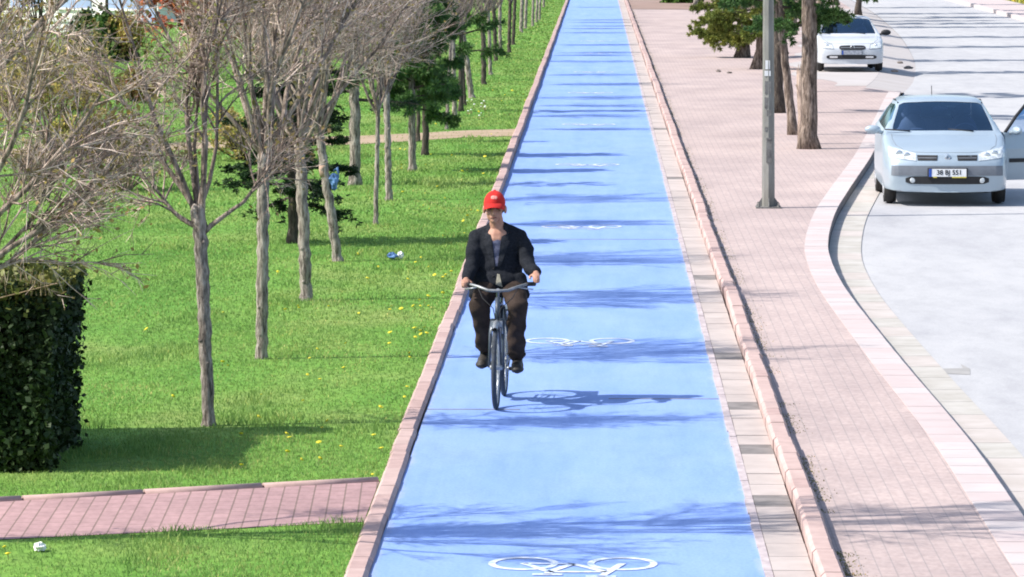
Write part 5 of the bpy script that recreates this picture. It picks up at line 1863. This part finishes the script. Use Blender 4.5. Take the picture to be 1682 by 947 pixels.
def seams(root, bvh, lines, m):
    mb = MB()
    for pts in lines:
        P = []
        for (x0, u0), (x1, u1) in zip(pts, pts[1:]):
            for k in range(8):
                t = k / 8
                h = bvh.ray_cast(Vector((x0 + (x1 - x0) * t, u0 + (u1 - u0) * t, 5)), Vector((0, 0, -1)))[0]
                if h: P.append(h)
        if len(P) > 2: mb.tube(P, 0.0045, 5)
    return mb.build('panel_gap', m, root)


silver_car()
white_car()

# ------------------------------------------------------------------ bicycle and rider (local: +x picture right, -y towards the camera)
M['tyreb'] = mat('dusty_bicycle_tyre', (0.06, 0.07, 0.085), (0.035, 0.04, 0.048), 14, 0.85)
M['frame'] = mat('dark_blue_frame_paint', (0.035, 0.05, 0.075), (0.05, 0.06, 0.075), 12, 0.45, coat=0.2)
M['bsteel'] = mat('dull_bicycle_steel', (0.40, 0.42, 0.44), (0.26, 0.28, 0.30), 16, 0.38, metal=0.6)
M['hbar'] = mat('worn_handlebar_steel', (0.27, 0.28, 0.29), (0.16, 0.17, 0.18), 16, 0.45, metal=0.5)
M['grip'] = mat('black_rubber', (0.02, 0.02, 0.022), None, 12, 0.8)
bp = at(815, 672, 0.0)
BX, BY, BR = bp.x, bp.y, R(-2.3)


def bicycle():
    t = empty('bicycle', (BX, BY, 0), BR)
    Rw = 0.335
    for k, y in enumerate((0.0, 1.06)):
        w = MB(); w.torus((0, y, Rw), Rw - 0.02, 0.021, 48, 8); wheel = w.build('wheel', M['tyreb'], t)
        r_ = MB(); r_.torus((0, y, Rw), Rw - 0.046, 0.013, 48, 6); r_.build('rim', M['bsteel'], wheel)
        h = MB(); h.tube([(-0.05, y, Rw), (0.05, y, Rw)], 0.02, 10)
        for i in range(28):
            a = 2 * math.pi * i / 28
            s = 1 if i % 2 else -1
            a2 = a + 0.3 * (1 if i % 4 < 2 else -1)
            h.tube([(s * 0.03, y + 0.02 * math.cos(a2), Rw + 0.02 * math.sin(a2)), (0, y + (Rw - 0.05) * math.cos(a), Rw + (Rw - 0.05) * math.sin(a))], 0.0018, 4, 0, False)
        h.build('spokes', M['bsteel'], wheel)
    # mudguards
    for y, a0, a1 in ((0.0, R(20), R(150)), (1.06, R(-10), R(160))):
        g = MB()
        if y == 0.0: g.torus((0, y, Rw), Rw + 0.022, 0.024, 30, 6, 0, 'x', (R(15), R(118)))
        else: g.torus((0, y, Rw), Rw + 0.022, 0.024, 30, 6, 0, 'x', (R(0), R(170)))
        for s in (-1, 1): g.tube([(s * 0.055, y, Rw), (s * 0.03, y + (Rw + 0.02) * math.cos(R(60)), Rw + (Rw + 0.02) * math.sin(R(60)))], 0.003, 4)
        g.build('mudguard', M['bsteel'] if y == 0 else M['frame'], t)
    f = MB()
    ht0, ht1, bb, sc = (0, 0.145, 0.70), (0, 0.205, 0.875), (0, 0.60, 0.29), (0, 0.745, 0.78)
    f.tube([ht0, ht1], 0.021, 10)
    f.tube([(0, 0.195, 0.84), sc], 0.015, 8); f.tube([(0, 0.155, 0.73), bb], 0.018, 8); f.tube([bb, sc], 0.016, 8)
    f.tube([(-0.035, 0.6, 0.29), (0.035, 0.6, 0.29)], 0.026, 10)
    for s in (-1, 1):
        f.tube([(s * 0.03, 0.62, 0.29), (s * 0.058, 1.06, Rw)], 0.010, 6); f.tube([(s * 0.02, 0.745, 0.76), (s * 0.055, 1.06, Rw)], 0.009, 6)
    f.build('frame', M['frame'], t)
    k = MB()
    for s in (-1, 1): k.tube([(s * 0.055, 0.0, Rw), (s * 0.052, 0.09, 0.60), (s * 0.04, 0.135, 0.70)], [0.010, 0.013, 0.015], 8)
    k.box((-0.05, 0.115, 0.685), (0.05, 0.17, 0.715)); k.build('fork', M['frame'], t)
    br = MB(); br.box((-0.045, 0.055, 0.655), (0.045, 0.115, 0.70)); br.tube([(-0.04, 0.08, 0.66), (-0.045, 0.07, 0.60)], 0.008, 6); br.tube([(0.04, 0.08, 0.66), (0.045, 0.07, 0.60)], 0.008, 6); br.build('brake', M['bsteel'], t)
    s_ = MB(); s_.tube([ht1, (0, 0.222, 0.925), (0, 0.21, 0.935)], [0.013, 0.013, 0.02], 10); s_.build('stem', M['bsteel'], t)
    hb = MB(); hb.tube([(-0.285, 0.40, 0.965), (-0.22, 0.325, 0.972), (-0.16, 0.255, 0.962), (-0.08, 0.212, 0.936), (0, 0.205, 0.932), (0.08, 0.212, 0.936), (0.16, 0.255, 0.962), (0.22, 0.325, 0.975), (0.275, 0.40, 0.972)], 0.0125, 10)
    hbo = hb.build('handlebar', M['hbar'], t)
    for s, z in ((-1, 0.966), (1, 0.973)):
        gp = MB(); gp.tube([(s * 0.225, 0.332, z + .005), (s * 0.285, 0.41, z)], 0.018, 10); gp.build('grip', M['grip'], hbo)
        bl = MB(); bl.tube([(s * 0.17, 0.262, 0.955), (s * 0.22, 0.285, 0.945), (s * 0.275, 0.35, 0.935)], 0.006, 6); bl.build('brake_lever', M['bsteel'], hbo)
    cb = MB()
    for s in (-1, 1): cb.tube([(s * 0.16, 0.25, 0.95), (s * 0.12, 0.15, 0.88), (s * 0.03, 0.10, 0.80), (s * 0.01, 0.09, 0.70)], 0.004, 5)
    cb.build('brake_cable', M['grip'], t)
    sp = MB(); sp.tube([sc, (0, 0.77, 0.87)], 0.013, 8); sp.build('seat_post', M['bsteel'], t)
    sd = MB(); sd.ball((0, 0.82, 0.885), (0.11, 0.12, 0.035)); sd.ball((0, 0.68, 0.885), (0.035, 0.13, 0.028)); sd.build('saddle', M['grip'], t)
    cr = MB(); cr.disc((0.046, 0.60, 0.29), 0.09, 28); cr.torus((0.046, 0.60, 0.29), 0.088, 0.006, 28, 5); cr.tube([(0.05, 0.60, 0.29), (0.075, 0.435, 0.285)], 0.011, 6); cr.tube([(-0.05, 0.60, 0.29), (-0.075, 0.765, 0.295)], 0.011, 6)
    cr.tube([(-0.05, 0.6, 0.29), (0.05, 0.6, 0.29)], 0.012, 8); cr.build('crankset', M['bsteel'], t)
    for s, y, z in ((1, 0.435, 0.285), (-1, 0.765, 0.295)):
        p = MB(); p.box((min(s * 0.08, s * 0.18), y - 0.045, z - 0.012), (max(s * 0.08, s * 0.18), y + 0.045, z + 0.012)); p.build('pedal', M['grip'], t)
    cg = MB(); cg.tube([(0.048, 0.60, 0.378), (0.048, 1.06, 0.378)], 0.004, 5); cg.tube([(0.048, 0.60, 0.202), (0.048, 1.06, 0.30)], 0.004, 5); cg.build('chain', M['grip'], t)
    rk = MB(); rk.box((-0.06, 0.88, 0.715), (0.06, 1.28, 0.727))
    for s in (-1, 1): rk.tube([(s * 0.06, 1.06, 0.34), (s * 0.06, 1.1, 0.72)], 0.005, 5)
    rk.build('rear_rack', M['frame'], t)
    tag(t, 'old dark city bicycle with swept handlebar ridden on the blue path', 'bicycle')


def union(name, prims, voxel, mats, parent, smooth=4, disp=None):
    """one continuous surface grown over tapered limbs and ellipsoids"""
    mb = MB()
    for p in prims:
        if p[0] == 'c':
            pts, rad = p[1], p[2]
            mb.tube(pts, rad, 14)
            for q, rr in zip(pts, rad): mb.ball(q, rr * 0.995, 0, 14, 9)
        else:
            c, r3 = p[1], p[2]
            mb.ball(c, r3, 0, 20, 12)
    o = mb.build('union_tmp', mats)
    md = o.modifiers.new('r', 'REMESH'); md.mode = 'VOXEL'; md.voxel_size = voxel
    if smooth:
        ms = o.modifiers.new('s', 'SMOOTH'); ms.iterations = smooth; ms.factor = 0.5
    me = eval_mesh(o)
    bpy.data.objects.remove(o)
    if disp:
        n = len(me.vertices)
        co = np.zeros(n * 3); me.vertices.foreach_get('co', co); co = co.reshape(-1, 3)
        no = np.zeros(n * 3); me.vertices.foreach_get('normal', no); no = no.reshape(-1, 3)
        co += no * disp(co)[:, None]
        me.vertices.foreach_set('co', co.ravel()); me.update()
    me.materials.clear()
    for m in (mats if isinstance(mats, list) else [mats]): me.materials.append(m)
    me.polygons.foreach_set('use_smooth', np.ones(len(me.polygons), bool))
    return link(name, me, parent)


def person():
    t = empty('person', (BX, BY, 0), BR)
    skin = mat('weathered_skin', (0.42, 0.235, 0.165), (0.33, 0.17, 0.12), 16, 0.6)
    jkt = mat('black_wool_jacket', (0.010, 0.012, 0.016), (0.020, 0.022, 0.028), 60, 0.95, bmp=0.15, bdist=0.004, spec=0.1)
    jkt2 = mat('jacket_lapel_wool', (0.016, 0.018, 0.023), (0.028, 0.03, 0.036), 60, 0.95, spec=0.1)
    trs = mat('brown_trousers', (0.027, 0.020, 0.017), (0.052, 0.038, 0.032), 9, 0.95, spec=0.08)
    sht = mat('grey_blue_shirt', (0.10, 0.11, 0.17), (0.055, 0.06, 0.10), 25, 0.9)
    red = mat('red_cap_cloth', (0.56, 0.03, 0.024), (0.40, 0.016, 0.014), 12, 0.95)
    shoe = mat('dusty_brown_leather', (0.040, 0.035, 0.031), (0.022, 0.02, 0.018), 14, 0.6)
    cx = -0.03
    hx, hy, hz = -0.055, 0.685, 1.565
    # ---- body: one continuous figure
    P = [('c', [(cx, 0.82, 0.97), (cx, 0.79, 1.12), (cx - 0.005, 0.765, 1.30)], [0.135, 0.125, 0.13]),
         ('e', (cx, 0.76, 1.27), (0.175, 0.10, 0.13)),
         ('c', [(cx - 0.005, 0.755, 1.36), (hx + 0.01, 0.715, 1.48)], [0.062, 0.056]),
         ('e', (hx, hy + 0.015, hz + 0.03), (0.077, 0.098, 0.098)),
         ('e', (hx, hy - 0.015, hz - 0.045), (0.064, 0.078, 0.075)),
         ('e', (hx, hy - 0.06, hz - 0.095), (0.032, 0.026, 0.024)),
         ('c', [(hx, hy - 0.088, hz + 0.012), (hx, hy - 0.112, hz - 0.035)], [0.011, 0.017]),
         ('c', [(hx - 0.05, hy - 0.072, hz + 0.022), (hx + 0.05, hy - 0.072, hz + 0.022)], [0.016, 0.016]),
         ('e', (hx - 0.045, hy - 0.062, hz - 0.03), (0.022, 0.022, 0.022)), ('e', (hx + 0.045, hy - 0.062, hz - 0.03), (0.022, 0.022, 0.022)),
         ('c', [(hx - 0.022, hy - 0.083, hz - 0.068), (hx + 0.022, hy - 0.083, hz - 0.068)], [0.009, 0.009]),
         ('e', (hx - 0.086, hy + 0.02, hz - 0.01), (0.014, 0.024, 0.036)), ('e', (hx + 0.086, hy + 0.02, hz - 0.01), (0.014, 0.024, 0.036))]
    shr, elr, wrr = (cx - 0.172, 0.765, 1.318), (-0.236, 0.66, 1.12), (-0.262, 0.475, 0.998)
    shl, ell, wrl = (cx + 0.172, 0.765, 1.318), (0.212, 0.66, 1.13), (0.290, 0.475, 1.06)
    for a, b, c in ((shr, elr, wrr), (shl, ell, wrl)):
        P.append(('c', [a, b], [0.055, 0.043])); P.append(('c', [b, c], [0.043, 0.029]))
    hipr, knr, anr = (cx - 0.08, 0.82, 0.955), (-0.168, 0.45, 0.80), (-0.14, 0.775, 0.40)
    hipl, knl, anl = (cx + 0.09, 0.82, 0.955), (0.150, 0.38, 0.785), (0.138, 0.475, 0.375)
    for a, b, c in ((hipr, knr, anr), (hipl, knl, anl)):
        P.append(('c', [a, b], [0.085, 0.058])); P.append(('c', [b, c], [0.058, 0.036]))
    P.append(('c', [anr, (-0.14, 0.80, 0.335), (-0.15, 0.69, 0.30)], [0.034, 0.032, 0.025]))
    P.append(('c', [anl, (0.14, 0.495, 0.315), (0.145, 0.38, 0.292)], [0.034, 0.032, 0.025]))
    # hands: palm, four unequal fingers closed round the grip, thumb from the side of the palm
    def hand(w, s, gz, loose):
        w = Vector(w)
        palm = Vector((s * (0.295 if loose else 0.272), 0.405, gz + 0.026))
        P.append(('c', [tuple(w), tuple(palm + Vector((0, 0.03, 0.004)))], [0.028, 0.026]))
        P.append(('e', tuple(palm), (0.036, 0.042, 0.019)))
        for i, (off, ln) in enumerate(((-0.030, 0.92), (-0.010, 1.0), (0.010, 0.95), (0.028, 0.78))):
            b = palm + Vector((s * off * -0.75 + 0.0, -0.032 + 0.006 * abs(i - 1.3), 0.002))
            if not loose:
                k1 = b + Vector((0, -0.030 * ln, -0.012)); k2 = k1 + Vector((0, -0.004, -0.026 * ln)); k3 = k2 + Vector((0, 0.020 * ln, -0.012))
            else:
                k1 = b + Vector((s * 0.004, -0.034 * ln, -0.008)); k2 = k1 + Vector((s * 0.003, -0.016, -0.026 * ln)); k3 = k2 + Vector((0, -0.002, -0.024 * ln))
            P.append(('c', [tuple(b), tuple(k1), tuple(k2), tuple(k3)], [0.0105, 0.0095, 0.009, 0.008]))
        th = palm + Vector((-s * 0.030, 0.012, -0.002))
        P.append(('c', [tuple(th), tuple(th + Vector((-s * 0.018, -0.026, -0.012))), tuple(th + Vector((-s * 0.014, -0.050, -0.024)))], [0.013, 0.011, 0.009]))
    hand(wrr, -1, 0.968, False)
    hand(wrl, 1, 1.02, True)
    union('body', P, 0.006, skin, t, 3)
    # ---- clothes
    def wr(a, f1, f2, f3):
        return lambda co: a * (np.sin(co[:, 2] * f1 + co[:, 0] * 9 + 2 * np.sin(co[:, 1] * 7)) + 0.6 * np.sin(co[:, 2] * f2 - co[:, 0] * f3 + co[:, 1] * 15))
    J = [('e', (cx, 0.765, 1.24), (0.205, 0.130, 0.165)),
         ('c', [(cx - 0.145, 0.775, 1.33), (cx, 0.78, 1.375), (cx + 0.145, 0.775, 1.33)], [0.072, 0.085, 0.072]),
         ('e', (cx, 0.765, 1.08), (0.205, 0.145, 0.19)),
         ('e', (cx + 0.005, 0.755, 0.965), (0.215, 0.185, 0.135)),
         ('e', (cx, 0.665, 0.965), (0.19, 0.10, 0.055)),
         ('c', [(cx - 0.16, 0.70, 0.98), (cx - 0.185, 0.62, 0.87)], [0.08, 0.05]), ('c', [(cx + 0.16, 0.70, 0.98), (cx + 0.215, 0.62, 0.87)], [0.08, 0.05]),
         ('c', [(cx - 0.05, 0.765, 1.40), (cx + 0.0, 0.77, 1.415), (cx + 0.045, 0.765, 1.40)], [0.05, 0.055, 0.05]),
         ('c', [shr, (-0.226, 0.70, 1.22), elr], [0.072, 0.066, 0.060]), ('c', [elr, (-0.250, 0.56, 1.055), (-0.263, 0.485, 1.005)], [0.060, 0.056, 0.050]),
         ('c', [shl, (0.200, 0.70, 1.22), ell], [0.072, 0.066, 0.060]), ('c', [ell, (0.245, 0.56, 1.075), (0.285, 0.49, 1.065)], [0.060, 0.056, 0.050])]
    jk = union('jacket', J, 0.009, jkt, t, 2, wr(0.003, 46, 70, 30))
    bm = bmesh.new(); bm.from_mesh(jk.data); bvh = BVHTree.FromBMesh(bm)
    # shirt front, lapels, open hem
    sx = cx - 0.008
    patch('shirt_front', bvh, quad_fn((sx - 0.006, 1.10), (sx + 0.014, 1.10), (sx + 0.047, 1.425), (sx - 0.050, 1.425)), 8, 12, 0.005, sht, t, 0.02)
    for s in (-1, 1):
        patch('lapel', bvh, quad_fn((sx + s * 0.010, 1.09), (sx + s * 0.035, 1.10), (sx + s * 0.108, 1.30), (sx + s * 0.044, 1.36)), 6, 10, 0.012, jkt2, jk, 0.016)
        patch('collar', bvh, quad_fn((sx + s * 0.044, 1.34), (sx + s * 0.100, 1.315), (sx + s * 0.085, 1.41), (sx + s * 0.058, 1.435)), 5, 6, 0.013, jkt2, jk, 0.018)
    patch('shirt_hem', bvh, quad_fn((sx + 0.00, 0.955), (sx + 0.055, 0.93), (sx + 0.03, 1.035), (sx + 0.01, 1.04)), 4, 6, 0.006, mat('cream_shirt_tail', (0.34, 0.32, 0.25), (0.25, 0.235, 0.18), 30, 0.9), t, 0.02)
    for z in (1.02, 1.08):
        b = bvh.ray_cast(Vector((sx - 0.02, -1, z)), Vector((0, 1, 0)))[0]
        if b:
            q = MB(); q.ball((b.x, b.y - 0.004, b.z), (0.009, 0.004, 0.009), 0, 8, 5); q.build('button', M['grip'], jk)
    bm.free()
    T = [('e', (cx, 0.82, 0.955), (0.16, 0.14, 0.11)),
         ('c', [hipr, (-0.12, 0.62, 0.885), knr], [0.108, 0.100, 0.083]), ('c', [knr, (-0.145, 0.60, 0.62), (-0.142, 0.745, 0.445)], [0.083, 0.074, 0.070]),
         ('c', [hipl, (0.11, 0.60, 0.88), knl], [0.108, 0.100, 0.083]), ('c', [knl, (0.135, 0.42, 0.58), (0.138, 0.47, 0.415)], [0.083, 0.074, 0.072]),
         ('e', (-0.145, 0.755, 0.43), (0.074, 0.078, 0.032)), ('e', (0.14, 0.475, 0.40), (0.076, 0.080, 0.032))]
    union('trousers', T, 0.009, trs, t, 2, wr(0.0045, 38, 63, 26))
    for a, h, b, c in ((anr, (-0.14, 0.815, 0.335), (-0.15, 0.735, 0.315), (-0.158, 0.655, 0.30)), (anl, (0.14, 0.525, 0.318), (0.145, 0.43, 0.31), (0.15, 0.325, 0.296))):
        sk = union('sock', [('c', [a, tuple(Vector(h) + Vector((0, -0.01, 0.03)))], [0.042, 0.042])], 0.008, M['carblack'], t, 2)
        so = union('shoe', [('c', [h, b, c], [0.046, 0.051, 0.042]), ('e', tuple(Vector(c) + Vector((0, 0.02, -0.006))), (0.053, 0.08, 0.032)), ('e', tuple(Vector(h) + Vector((0, -0.01, 0.03))), (0.044, 0.05, 0.045))], 0.006, shoe, t, 3)
        sl = MB(); d = (Vector(c) - Vector(h)); sl.ball(tuple(Vector(h) + d * 0.5 + Vector((0, 0, -0.038))), (0.047, 0.145, 0.012)); sl.build('sole', M['grip'], so)
    # ---- face details, hair, cap
    for s in (-1, 1):
        e = MB(); e.ball((hx + s * 0.031, hy - 0.083, hz + 0.002), (0.013, 0.008, 0.007), 0, 10, 6); e.build('eye', M['ink'], t)
        eb = MB(); eb.tube([(hx + s * 0.014, hy - 0.096, hz + 0.020), (hx + s * 0.048, hy - 0.082, hz + 0.022)], [0.005, 0.004], 6); eb.build('eyebrow', M['ink'], t)
    mo = MB(); mo.ball((hx, hy - 0.091, hz - 0.070), (0.024, 0.006, 0.004), 0, 10, 5); mo.build('mouth', mat('lips', (0.20, 0.07, 0.055), None, 9, 0.6), t)
    hr = MB(); hr.ball((hx, hy + 0.035, hz + 0.012), (0.081, 0.086, 0.085), 0, 18, 10, -45, 35); hr.build('hair', mat('grey_hair', (0.10, 0.095, 0.09), (0.05, 0.045, 0.04), 60, 0.9), t)
    cp = MB()
    cp.ball((hx, hy + 0.012, hz + 0.040), (0.088, 0.106, 0.104), 0, 24, 10, 0, 90)
    cp.ball((hx, hy + 0.012, hz + 0.144), (0.010, 0.012, 0.007))
    # front panel standing up a little, then the curved brim
    cap = cp.build('cap', red, t)
    bmv, fs = [], []
    na, nr = 16, 5
    for j in range(nr + 1):
        q = j / nr
        for i in range(na + 1):
            a = R(-82 + 164 * i / na)
            rx, ry = 0.089 * (1 - q) + 0.084 * q, 0.110 + 0.072 * q
            bmv.append((hx + rx * math.sin(a), hy + 0.012 - (0.110 * math.cos(a) * (1 - q) + (0.055 * math.cos(a) ** 0.6 + 0.110 * math.cos(a) ** 0.5) * q), hz + 0.046 - 0.030 * q - 0.022 * math.sin(a) ** 2 * q))
    n = len(bmv)
    for j in range(nr):
        for i in range(na):
            k = j * (na + 1) + i
            fs.append((k, k + 1, k + na + 2, k + na + 1))
    vs = bmv + [(x, y, z - 0.004) for x, y, z in bmv]
    fs += [tuple(v + n for v in f)[::-1] for f in fs]
    rim = [nr * (na + 1) + i for i in range(na + 1)]
    fs += [(a, b, b + n, a + n) for a, b in zip(rim, rim[1:])]
    br = MB(); br.add(vs, fs, 0, True); br.build('brim', red, cap)
    # faint pale badge on the front of the cap
    bm = bmesh.new(); bm.from_mesh(cap.data); bv = BVHTree.FromBMesh(bm)
    patch('badge', bv, round_fn(hx, hz + 0.093, 0.026, 0.014, 3), 6, 3, 0.002, mat('pale_pink_stitching', (0.62, 0.30, 0.26), (0.52, 0.12, 0.10), 55, 0.8, lo=0.4, hi=0.6), cap, 0.004)
    bm.free()
    tag(t, 'man in red cap and black jacket riding the bicycle towards the camera', 'person')


bicycle()
person()
